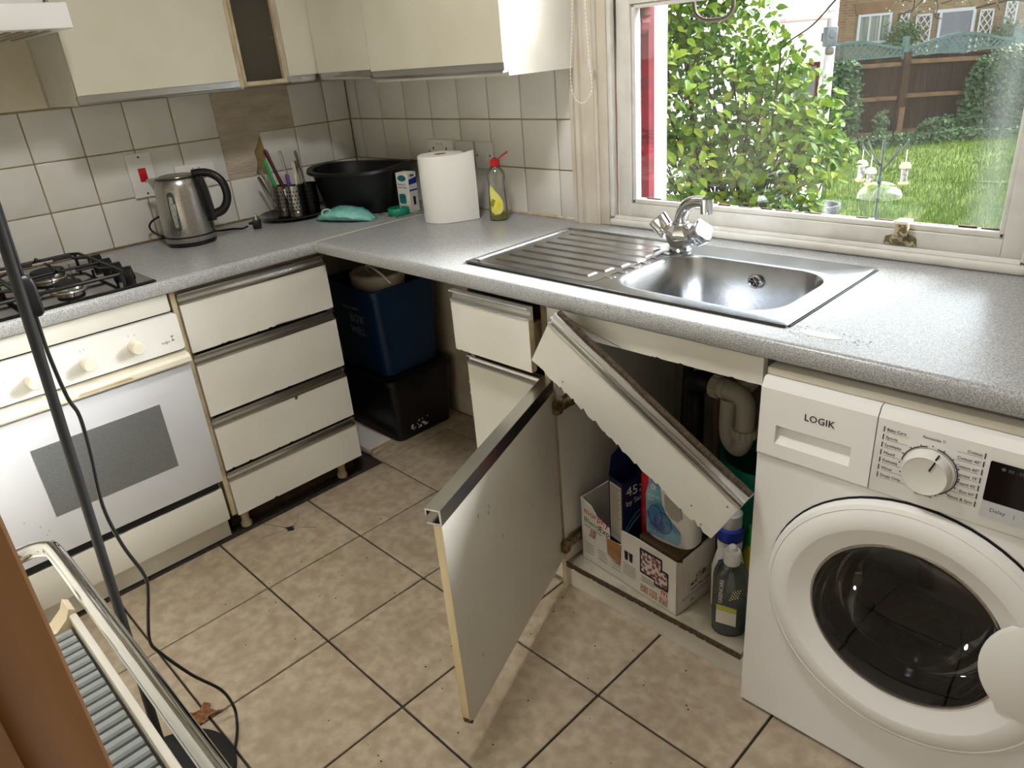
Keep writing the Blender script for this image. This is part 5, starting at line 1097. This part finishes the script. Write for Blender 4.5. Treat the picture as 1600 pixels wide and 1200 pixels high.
# -------- neighbour's white wall
nw=thing('white_house','white rendered neighbouring extension with a corner downpipe','house',M=out_M(6.5),local=True)
obj('house_wall',G().box(-1.2,2.885,0,.25,-1.3,3.6),M_render,nw)
obj('side_wall',G().box(2.66,2.884,.26,5,-1.3,3.6),M_render,nw)
M_pinkish=mat('off_white_pipe',dim(c(206,196,200),0.472),.4)
obj('downpipe',G().cyl((2.81,-.06,-1.2),(2.81,-.06,3.5),.034,14),M_pinkish,nw)
g=G()
for z in (.2,1.0,1.48): g.cyl((2.81,-.06,z),(2.81,-.06,z+.05),.043,14)
obj('pipe_bracket',g,M_pinkish,nw)
obj('concrete_canopy',G().box(2.40,2.76,-.16,-.01,1.42,1.46,r=.01),mat('pinkish_ledge',dim(c(206,186,184),0.425),.7),nw)
nwn=obj('house_window',G().box(2.56,2.74,-.02,-.001,.55,1.08),mat('dark_window_pane',dim(c(70,66,72),0.283),.2),nw); obj('window_frame',G().box(2.54,2.76,-.03,-.001,1.08,1.11).box(2.74,2.76,-.03,-.001,.55,1.08),M_redwood,nwn)
fd2=thing('flood_light','grey square floodlight fixed beside the white downpipe','flood light',M=out_M(6.35)@T(2.765,0,1.29),local=True)
obj('lamp_body',G().box(-.045,.045,-.05,.03,-.07,.075,r=.01),mat('mid_grey_metal',dim(c(120,126,132),0.283),.4,.3),fd2); obj('lamp_lens',G().lathe([(.030,0),(.026,.006),(0,.008)],20,0,frame((0,-.051,.02),(1,0,0),(0,0,1))),mat('lens_dark',c(52,56,60),.15),fd2); obj('sensor',G().box(-.03,.03,-.05,.0,-.13,-.075,r=.012),M_dark,fd2)
obj('wall_arm',G().box(-.02,.02,.03,.11,-.03,.03),M_dark,fd2)
# -------- fence
fe=thing('garden_fence','weathered brown board fence at the end of the garden','fence',M=out_M(15.5),local=True)
M_fb=mat('weathered_fence_board',dim(c(92,68,54),0.168),.9,col2=dim(c(70,52,44),0.168),scale=3,stretch=(6,6,.6),rand=.25,detail=8)
M_fr=mat('light_fence_rail',dim(c(176,140,104),0.168),.85,col2=dim(c(140,104,76),0.168),scale=5)
rnd=random.Random(4)
bd=mesh_of('fence_board',G().box(0,.118,0,.018,0,1.66),M_fb)
x=6.6
while x<11.4:
    o=bpy.data.objects.new('fence_board',bd); C.objects.link(o); o.parent=fe; o.location=(x,rnd.uniform(-.006,.006),-1.0+rnd.uniform(-.02,.02)-(x-8)*.03)
    x+=.122
def rail(x0,x1,z0,z1,h=.075): obj('fence_rail',G().add([(x0,-.07,z0),(x1,-.07,z1),(x1,-.008,z1),(x0,-.008,z0),(x0,-.07,z0+h),(x1,-.07,z1+h),(x1,-.008,z1+h),(x0,-.008,z0+h)],[(3,2,1,0),(4,5,6,7),(0,1,5,4),(1,2,6,5),(2,3,7,6),(3,0,4,7)]),M_fr,fe)
for a,b_,da in ((6.7,8.20,0),(8.36,11.2,-.03)):
    for z in (.50,-.125,-.80): rail(a,b_,z+da*0,z+da-(b_-a)*.02)
obj('fence_post',G().box(8.22,8.36,-.13,-.01,-1.1,.72),mat('brown_post',dim(c(112,84,62),0.168),.9,col2=dim(c(80,58,44),0.168),scale=6),fe)
obj('post_repair',G().box(8.235,8.345,-.16,-.131,-.95,-.30),M_fr,fe,label='pale repair spur at the foot of the post')
obj('capping',G().box(9.75,11.3,-.03,.04,.60,.64),M_fr,fe)
# trellis panels: arched top, diagonal laths
M_tg=mat('sage_green_timber',dim(c(116,142,134),0.252),.7,col2=dim(c(98,122,116),0.252),scale=6)
tl=thing('green_trellis','sage green arched trellis panels along the fence top','trellis',M=out_M(15.45),local=True)
for px in (8.245,10.43,6.2): obj('trellis_post',G().box(px-.045,px+.045,-.045,.045,.60,1.0-(px-8)*.005),M_tg,tl)
def topz(x,x0,x1):
    t=(x-x0)/(x1-x0); return .80+.17*math.sin(PI*t)**1.6-(x-8)*.004
for x0,x1 in ((6.25,8.20),(8.29,10.385),(10.48,12.2)):
    n=20; P=[(x0+(x1-x0)*i/n,0,topz(x0+(x1-x0)*i/n,x0,x1)) for i in range(n+1)]
    obj('arched_rail',G().loft([[(p[0],-.02,p[2]-.03),(p[0],.02,p[2]-.03),(p[0],.02,p[2]+.025),(p[0],-.02,p[2]+.025)] for p in P],0,None,False),M_tg,tl)
    obj('bottom_rail',G().box(x0,x1,-.018,.018,.645,.675),M_tg,tl)
    for s in (1,-1):
        g=G(); xx=x0-.3
        k=0
        while xx<x1+.3:
            a=None
            # clip the lath to the panel
            seg=[]
            for i in range(41):
                z=.66+i*.0085; x=xx+s*(z-.66)*1.0
                if x0<x<x1 and z<topz(x,x0,x1)-.02: seg.append((x,z))
            if len(seg)>2:
                (xa,za),(xb,zb)=seg[0],seg[-1]; w=.016
                y0=-.012 if s>0 else .001; y1=y0+.011
                g.prism([(xa-w*1.4,za),(xa+w*1.4,za),(xb+w*1.4,zb),(xb-w*1.4,zb)],-y1,-y0,0,frame((0,0,0),(1,0,0),(0,0,1)))
            xx+=.118
        obj('diagonal_lath',g,M_tg,tl,kind='stuff')
# -------- ivy
def leafmesh(nm,L,Wd,m,fold=.25):
    P=[(0,0,0),(-.5*Wd,.28*L,fold*Wd*.5),(-.46*Wd,.55*L,fold*Wd*.5),(0,L,-.08*L),(.46*Wd,.55*L,fold*Wd*.5),(.5*Wd,.28*L,fold*Wd*.5),(0,.45*L,0)]
    return P,[(0,6,1),(1,6,2),(2,6,3),(3,6,4),(4,6,5),(5,6,0)]
def leaf_cloud(g,N,pf,size,rnd,mi=lambda r:0):
    P,Fc=leafmesh('',1,.8,None)
    for k in range(N):
        p=pf(rnd); s=rnd.uniform(*size); d=Vector((rnd.uniform(-1,1),rnd.uniform(-1.2,.2),rnd.uniform(-1,.4))).normalized(); n=Vector((rnd.uniform(-.7,.7),-.9,rnd.uniform(0,1.2)))
        M=frame(p,d.cross(n),d)@Matrix.Scale(s,4); g.add(P,Fc,mi(rnd),M)
M_ivy=mat('ivy_green',dim(c(66,98,64),0.202),.45,col2=dim(c(104,134,92),0.202),scale=6); M_ivy2=mat('ivy_pale',dim(c(132,150,104),0.202),.45,col2=dim(c(96,126,80),0.202),scale=8)
M_twig=mat('brown_twig',dim(c(86,66,50),0.168),.8)
def ivy(name,label,blobs,N,size,seed,stems):
    t=thing(name,label,'ivy',M=out_M(15.4),local=True); rnd=random.Random(seed)
    vol=[b_[3]*b_[4] for b_ in blobs]; 
    def pf(r):
        b_=r.choices(blobs,vol)[0]
        while True:
            a,b2=r.uniform(-1,1),r.uniform(-1,1)
            if a*a+b2*b2<1: break
        return (b_[0]+a*b_[3],b_[1]-r.uniform(0,.22)*(1-a*a*.6),b_[2]+b2*b_[4])
    g=G(); leaf_cloud(g,N,pf,size,rnd,lambda r:1 if r.random()<.22 else 0)
    obj('ivy_leaves',g,[M_ivy,M_ivy2],t,kind='stuff')
    for s in stems: obj('ivy_stem',G().tube(smooth_pts(s,4),.012,5),M_twig,t)
ivy('ivy_plant','dark green ivy climbing the left end of the garden fence',[(6.75,-.05,.1,.55,.60),(6.95,-.05,-.55,.50,.40),(7.05,-.05,.4,.30,.28),(7.25,-.05,-.15,.15,.45)],2000,(.05,.10),1,[[(7.0,-.03,-.95),(7.05,-.04,-.2),(6.95,-.05,.6)],[(7.2,-.03,-.95),(7.25,-.04,-.4),(7.2,-.05,.3)]])
ivy('ivy_plant','dense dark green ivy covering the right end of the garden fence',[(10.2,-.05,.05,.75,.55),(10.9,-.05,0,.8,.62),(9.75,-.05,-.35,.35,.42),(10.3,-.05,-.6,.9,.42),(9.9,-.05,.35,.30,.24),(9.35,-.05,-.68,.36,.2),(10.6,-.02,.55,.7,.16)],5200,(.05,.10),2,[[(9.6,-.03,-1),(9.62,-.05,-.3),(9.7,-.06,.4)],[(9.35,-.03,-1),(9.4,-.05,-.5),(9.55,-.06,.0)]])
ivy('ground_ivy','low ivy and weeds along the foot of the garden fence',[(8.0,-.35,-.86,1.0,.14),(9.2,-.35,-.88,.9,.16),(10.4,-.4,-.95,1.0,.18),(7.2,-.35,-.86,.7,.14),(8.9,-.2,-.66,.35,.16),(7.8,-.15,-.55,.12,.28)],3400,(.04,.09),3,[[(7.6,-.2,-.9),(7.75,-.2,-.5),(7.7,-.2,-.1)]])
# -------- brick house beyond
bh=thing('brick_house','yellow-brown brick house with white windows beyond the fence','house',M=out_M(24),local=True)
mb=bpy.data.materials.new('far_brickwork'); mb.use_nodes=True; N_=mb.node_tree.nodes; L_=mb.node_tree.links
bt=N_.new('ShaderNodeTexBrick'); tc_=N_.new('ShaderNodeTexCoord'); mp_=N_.new('ShaderNodeMapping'); mp_.inputs['Rotation'].default_value=(R(90),0,0)
L_.new(tc_.outputs['Object'],mp_.inputs[0]); L_.new(mp_.outputs[0],bt.inputs['Vector']); bt.inputs['Color1'].default_value=dim(c(196,160,118),0.168); bt.inputs['Color2'].default_value=dim(c(172,130,98),0.168); bt.inputs['Mortar'].default_value=dim(c(190,176,156),0.168); bt.inputs['Scale'].default_value=1; bt.inputs['Brick Width'].default_value=.225; bt.inputs['Row Height'].default_value=.075; bt.inputs['Mortar Size'].default_value=.008
L_.new(bt.outputs[0],N_['Principled BSDF'].inputs['Base Color']); N_['Principled BSDF'].inputs['Roughness'].default_value=.9
obj('house_wall',G().box(6,20,0,.3,-1.5,5.0),mb,bh)
obj('house_roof',G().add([(5.6,-.4,4.9),(20.4,-.4,4.9),(20.4,4,7.5),(5.6,4,7.5),(5.6,-.4,5.05),(20.4,-.4,5.05),(20.4,4,7.65),(5.6,4,7.65)],[(3,2,1,0),(4,5,6,7),(0,1,5,4),(1,2,6,5),(2,3,7,6),(3,0,4,7)]),mat('slate_roof',c(104,92,88),.8),bh)
M_upvc=mat('white_upvc',dim(c(236,236,236),0.202),.4)
wn1=obj('house_window',G().box(11.25,12.27,-.05,-.001,1.40,1.47).box(11.25,12.27,-.05,-.001,.65,.72).box(11.25,11.33,-.05,-.001,.72,1.40).box(12.19,12.27,-.05,-.001,.72,1.40).box(11.58,11.63,-.05,-.001,.72,1.4).box(11.90,11.95,-.05,-.001,.72,1.4),M_upvc,bh)
mc=mat('curtained_pane',dim(c(150,158,140),0.168),.3,col2=dim(c(206,206,190),0.168),scale=9,stretch=(3,1,.05),lo=.42,hi=.58)
for xa,xb in ((11.33,11.58),(11.63,11.90),(11.95,12.19)): obj('pane',G().box(xa,xb,-.03,-.001,.72,1.40),mc,wn1)
obj('brick_arch',G().prism([(11.2,1.48),(12.32,1.48),(12.42,1.78),(11.1,1.78)],.002,.02,0,frame((0,0,0),(1,0,0),(0,0,1))),mat('arch_brick',dim(c(186,148,112),0.168),.9,col2=dim(c(160,122,92),0.168),scale=5,stretch=(6,1,.3)),bh)
wn2=obj('patio_window',G().box(13.55,14.78,-.05,-.001,1.33,1.42).box(13.70,13.78,-.05,-.001,-.8,1.33).box(14.70,14.80,-.05,-.001,-.8,1.33),M_upvc,bh)
obj('pane',G().box(13.78,14.70,-.03,-.001,-.8,1.33),mat('dark_glass_far',dim(c(58,60,70),0.168),.12,col2=dim(c(84,86,98),0.168),scale=3),wn2)
def lattice(name,label,x0,x1,z0,z1,sp,w=.035,y=-.06):
    t=thing(name,label,'trellis',M=out_M(24),local=True,group=None)
    obj('trellis_frame',G().box(x0,x0+.05,y-.02,y,z0,z1).box(x1-.05,x1,y-.02,y,z0,z1).box(x0,x1,y-.02,y,z1-.05,z1),M_upvc,t)
    for s in (1,-1):
        g=G(); q=x0-(z1-z0)
        while q<x1+(z1-z0):
            seg=[]
            for i in range(81):
                z=z0+(z1-z0)*i/80; x=q+s*(z-z0)*.8
                if x0+.03<x<x1-.03: seg.append((x,z))
            if len(seg)>3:
                (xa,za),(xb,zb)=seg[0],seg[-1]; g.prism([(xa-w*.6,za),(xa+w*.6,za),(xb+w*.6,zb),(xb-w*.6,zb)],-y+(.005 if s>0 else -.008),-y+(.014 if s>0 else .001),0,frame((0,0,0),(1,0,0),(0,0,1)))
            q+=sp
        obj('diagonal_lath',g,M_upvc,t,kind='stuff')
lattice('white_trellis','narrow white trellis strip on the brick house right of its curtained window',12.50,12.78,.2,1.46,.17)
lattice('white_trellis','white trellis panel left of the dark patio window',12.98,13.47,.2,1.34,.20)
lattice('white_trellis','white trellis panel right of the dark patio window',14.90,15.33,.2,1.33,.20)
lattice('white_trellis','tall white trellis strip at the right end of the brick house',15.66,16.02,.65,2.6,.16)
for xx,zt,nm,lb in ((12.6,.9,'wall_climber','green climber on the brick house beside the left trellis strip'),(15.75,.62,'wall_climber','yellow-green climber under the right-hand trellis strip')):
    t=thing(nm,lb,'climber',M=out_M(23.8),local=True); rnd=random.Random(int(xx*10)); g=G()
    leaf_cloud(g,700,lambda r:(xx+r.gauss(0,.22),r.uniform(-.1,0),zt+r.gauss(-.1,.2)),(.06,.12),rnd,lambda r:0); obj('climber_leaves',g,M_ivy2,t,kind='stuff'); obj('climber_stem',G().tube([(xx,0,-1),(xx+.05,-.02,zt)],.02,5),M_twig,t)
# -------- bird feeders
bf=thing('feeder_pole','dark garden feeder pole with clear squirrel baffle dome and hooks','bird feeder pole',M=out_M(7),local=True)
M_pole=mat('dark_green_metal',dim(c(46,62,58),0.283),.5,.4)
obj('pole',G().cyl((3.655,0,-1.28),(3.655,0,.36),.013,10),M_pole,bf)
for xe,ze in ((3.50,.36),(3.795,.30),(3.45,.33),(3.862,.34)):
    obj('hook_arm',G().tube(smooth_pts([(3.655,0,.06 if xe>3.6 else .12),(3.655+(xe-3.655)*.55,-.02,ze*.62),(xe,-.03,ze-.02),(xe,-.03,ze+.01),(xe+.01*(1 if xe>3.6 else -1),-.03,ze-.01)],5),.007,6),M_pole,bf)
obj('baffle_dome',G().loft([[(3.672+x,y,z) for x,y,z in circ(r,z,36)] for r,z in ((.205,-.165),(.198,-.135),(.180,-.10),(.145,-.06),(.095,-.03),(.03,-.015))],0,None,True,False,True),glass('clear_dome',(.9,.93,.86,1),.05,dirt=.010,dcol=(.95,.97,.9,1)),bf)
obj('baffle_collar',G().cyl((3.655,0,-.015),(3.655,0,.03),.024,12),mat('teal_collar',dim(c(48,98,96),0.283),.5),bf)
def feeder(x,z0,z1,name,label,cc,y=-.03):
    t=thing(name,label,'bird feeder',M=out_M(7),local=True); 
    obj('feeder_tube',G().cyl((x,y,z0+.03),(x,y,z1-.05),.030,16),mat('feeder_tube_'+str(int(x*100)),dim(cc,.08),.25,col2=dim(c(214,214,204),0.283),scale=30),t)
    obj('feeder_roof',G().lathe([(.052,z1-.055),(.050,z1-.035),(.034,z1-.01),(0,z1)],20,0,T(x,y,0)),mat('feeder_roof_'+str(int(x*100)),dim(c(222,186,132),0.331) if x>3.7 else dim(c(236,226,196),0.331),.4),t)
    obj('feeder_tray',G().lathe([(.036,z0),(.046,z0+.012),(.046,z0+.024),(.03,z0+.032),(0,z0+.032)],20,0,T(x,y,0)),mat('feeder_tray_'+str(int(x*100)),dim(c(214,178,128),0.331),.5),t)
    obj('hanging_wire',G().cyl((x,y,z1),(x,y,z1+.11),.004,6),M_steel,t)
feeder(3.870,-.065,.150,'seed_feeder','seed feeder tube with tan roof right of the dome',c(150,160,150))
feeder(3.455,.005,.205,'seed_feeder','seed feeder tube with cream roof, leftmost of the feeders',c(150,156,140))
feeder(3.545,-.04,.130,'nut_feeder','reddish peanut feeder nearest the pole on its left',c(156,100,86))
# -------- climbing shrub near the window
bu_=thing('leafy_shrub','big leafy green shrub outside the window','shrub',(.80,1.75,-1.2))
rnd=random.Random(77)
CAMP=Vector((2.7298014,-1.7737887,1.4170035))
rV=Vector((0.70627,0.70342,-0.07987)); uV=Vector((-0.24376,0.34755,0.90542)); fV=Vector((-0.66465,0.62001,-0.41693))
cen=Vector((.80,1.72,1.05))
# ellipsoids given as centre and radius in metres (shrub spreads along the wall)
BL_=[((.50,1.45,1.42),.26),((.62,1.58,1.52),.24),((.72,1.70,1.36),.27),((.52,1.42,1.05),.27),((.78,1.68,1.02),.30),((.98,1.83,1.00),.26),((.66,1.46,.78),.28),((.98,1.74,.76),.26),((.60,1.36,1.25),.22),((1.13,1.95,.82),.15),((.88,1.86,1.22),.20),((.70,1.72,1.66),.20),((1.08,1.93,.96),.14),((1.02,1.78,.62),.22),((.80,1.60,.62),.24),((1.20,2.0,.80),.09)]
vol=[r**2 for _,r in BL_]
def sp_pt(r):
    (cx_,cy_,cz_),q=r.choices(BL_,vol)[0]
    v=Vector((r.gauss(0,1),r.gauss(0,1),r.gauss(0,1))).normalized()*q*(r.random()**.33)
    return Vector((cx_,cy_,cz_))+v
M_lf=mat('bright_leaf',dim(c(140,186,52),0.227),.4,rand=.25,col2=dim(c(168,208,70),0.227),scale=12); M_lf2=mat('mid_leaf',dim(c(92,142,48),0.209),.4,col2=dim(c(124,170,66),0.209),scale=12); M_lf3=mat('yellow_leaf',dim(c(176,204,70),0.202),.4)
for m_ in (M_lf,M_lf2,M_lf3):
    b_=m_.node_tree.nodes['Principled BSDF']; b_.inputs['Subsurface Weight'].default_value=0; 
for m_ in (M_lf,M_lf2,M_lf3): leafy(m_); m_.node_tree.nodes['Principled BSDF'].inputs['Specular IOR Level'].default_value=.05; m_.node_tree.nodes['Principled BSDF'].inputs['Roughness'].default_value=.5

P,Fc=leafmesh('',1,.52,None)
lm=[mesh_of('shrub_leaf',G().add(P,Fc),m_) for m_ in (M_lf,M_lf2,M_lf3)]
def rand_frame(r,p,s):
    d=Vector((r.uniform(-1,1),r.uniform(-1,1),r.uniform(-1,.45))).normalized(); n=Vector((r.uniform(-.3,1),r.uniform(-1.1,.2),r.uniform(.0,1.3)))
    return frame(p,d.cross(n),d)@Matrix.Scale(s,4)
cand=[]
while len(cand)<6000:
    p=sp_pt(rnd); cand.append((p,rnd.uniform(.034,.070)))
toward=Vector((.48,-.77,.1)).normalized()
cand.sort(key=lambda q:-q[0].dot(toward)*1-rnd.uniform(0,.25)*0)
iv=BASE[bu_.name]
for p,s in cand[:300]:
    o=bpy.data.objects.new('leaf',rnd.choices(lm,(5,3,2))[0]); C.objects.link(o); o.parent=bu_; o.matrix_local=iv@rand_frame(rnd,p,s*1.05)
g=G()
for p,s in cand[300:]: g.add(P,Fc,rnd.choices((0,1,2),(4,5,1.2))[0],rand_frame(rnd,p,s))
obj('leaf_mass',g,[M_lf,M_lf2,M_lf3],bu_,kind='stuff')
for k in range(90):
    e=sp_pt(rnd); s_=Vector((.78+rnd.uniform(-.15,.15),1.72+rnd.uniform(-.1,.1),.1)); m_=(s_+e)/2+Vector((rnd.uniform(-.12,.12),rnd.uniform(-.12,.12),rnd.uniform(-.05,.15)))
    obj('branch',G().tube(smooth_pts([s_,m_,e],5),[.008-.006*i/10 for i in range(11)],5),M_twig,bu_)
obj('branch',G().tube(smooth_pts([(.95,1.75,.9),(1.10,1.50,1.25),(1.17,1.38,1.33),(1.24,1.48,1.40),(1.285,1.55,1.475),(1.33,1.62,1.55)],5),.0032,6),M_twig,bu_)
for p,s in (((1.19,1.40,1.37),.07),((1.13,1.42,1.32),.06),((1.25,1.5,1.43),.06),((1.28,1.55,1.50),.05)):
    o=bpy.data.objects.new('leaf',lm[0]); C.objects.link(o); o.parent=bu_; o.matrix_local=iv@rand_frame(rnd,Vector(p),s)
obj('trunk',G().tube(smooth_pts([(.80,1.75,-1.28),(.77,1.74,-.5),(.80,1.72,.12)],5),.035,8),M_twig,bu_)
pt_=thing('plant_pot','dark grey plant pot on a low wall behind the shrub','plant pot',(1.03,2.22,.30))
obj('pot',G().lathe([(.075,.30),(.095,.48),(.105,.485),(.105,.51),(.09,.51),(.085,.48)],24,0,T(1.03,2.22,0)),mat('dark_grey_pot',dim(c(62,70,76),0.0754),.6),pt_)
obj('low_wall',G().box(.55,1.18,2.10,2.36,-1.25,.298),M_render,None,label='low white rendered wall behind the shrub',cat='wall')
# bare branches in front of the brick house
bt_=thing('bare_tree','bare tangled branches hanging in front of the brick house','tree',M=out_M(12),local=True)
rnd=random.Random(8)
obj('trunk',G().tube(smooth_pts([(9.6,.5,-1.1),(9.5,.4,.6),(9.3,.2,1.9),(9.0,.1,2.6)],5),.06,8),M_twig,bt_)
obj('branch',G().tube(smooth_pts([(9.4,.3,1.42),(8.3,.1,1.44),(7.9,0,1.47),(7.4,0,1.40)],5),[.03-.0011*i for i in range(16)],6),M_twig,bt_)
for k in range(26):
    x=rnd.uniform(6.1,8.2); z=1.72+rnd.uniform(-.1,.35); q=[(x,rnd.uniform(-.3,.3),z)]
    for j in range(4): q.append((q[-1][0]+rnd.uniform(-.22,.22),q[-1][1]+rnd.uniform(-.1,.1),q[-1][2]-rnd.uniform(.0,.13)))
    obj('twig',G().tube(smooth_pts(q,4),.008,4),M_twig,bt_)
g=G(); leaf_cloud(g,260,lambda r:(r.uniform(6.1,8.3),r.uniform(-.3,.3),1.5+r.uniform(-.08,.5)),(.03,.06),rnd); obj('buds',g,M_ivy2,bt_,kind='stuff')

for m_ in bpy.data.materials:
    if m_.name in ('lawn_green','grass_blade','ivy_green','ivy_pale','weathered_fence_board','light_fence_rail','brown_post','sage_green_timber','brown_twig','far_brickwork','arch_brick','white_upvc','curtained_pane','slate_roof'):
        m_.node_tree.nodes['Principled BSDF'].inputs['Specular IOR Level'].default_value=.03
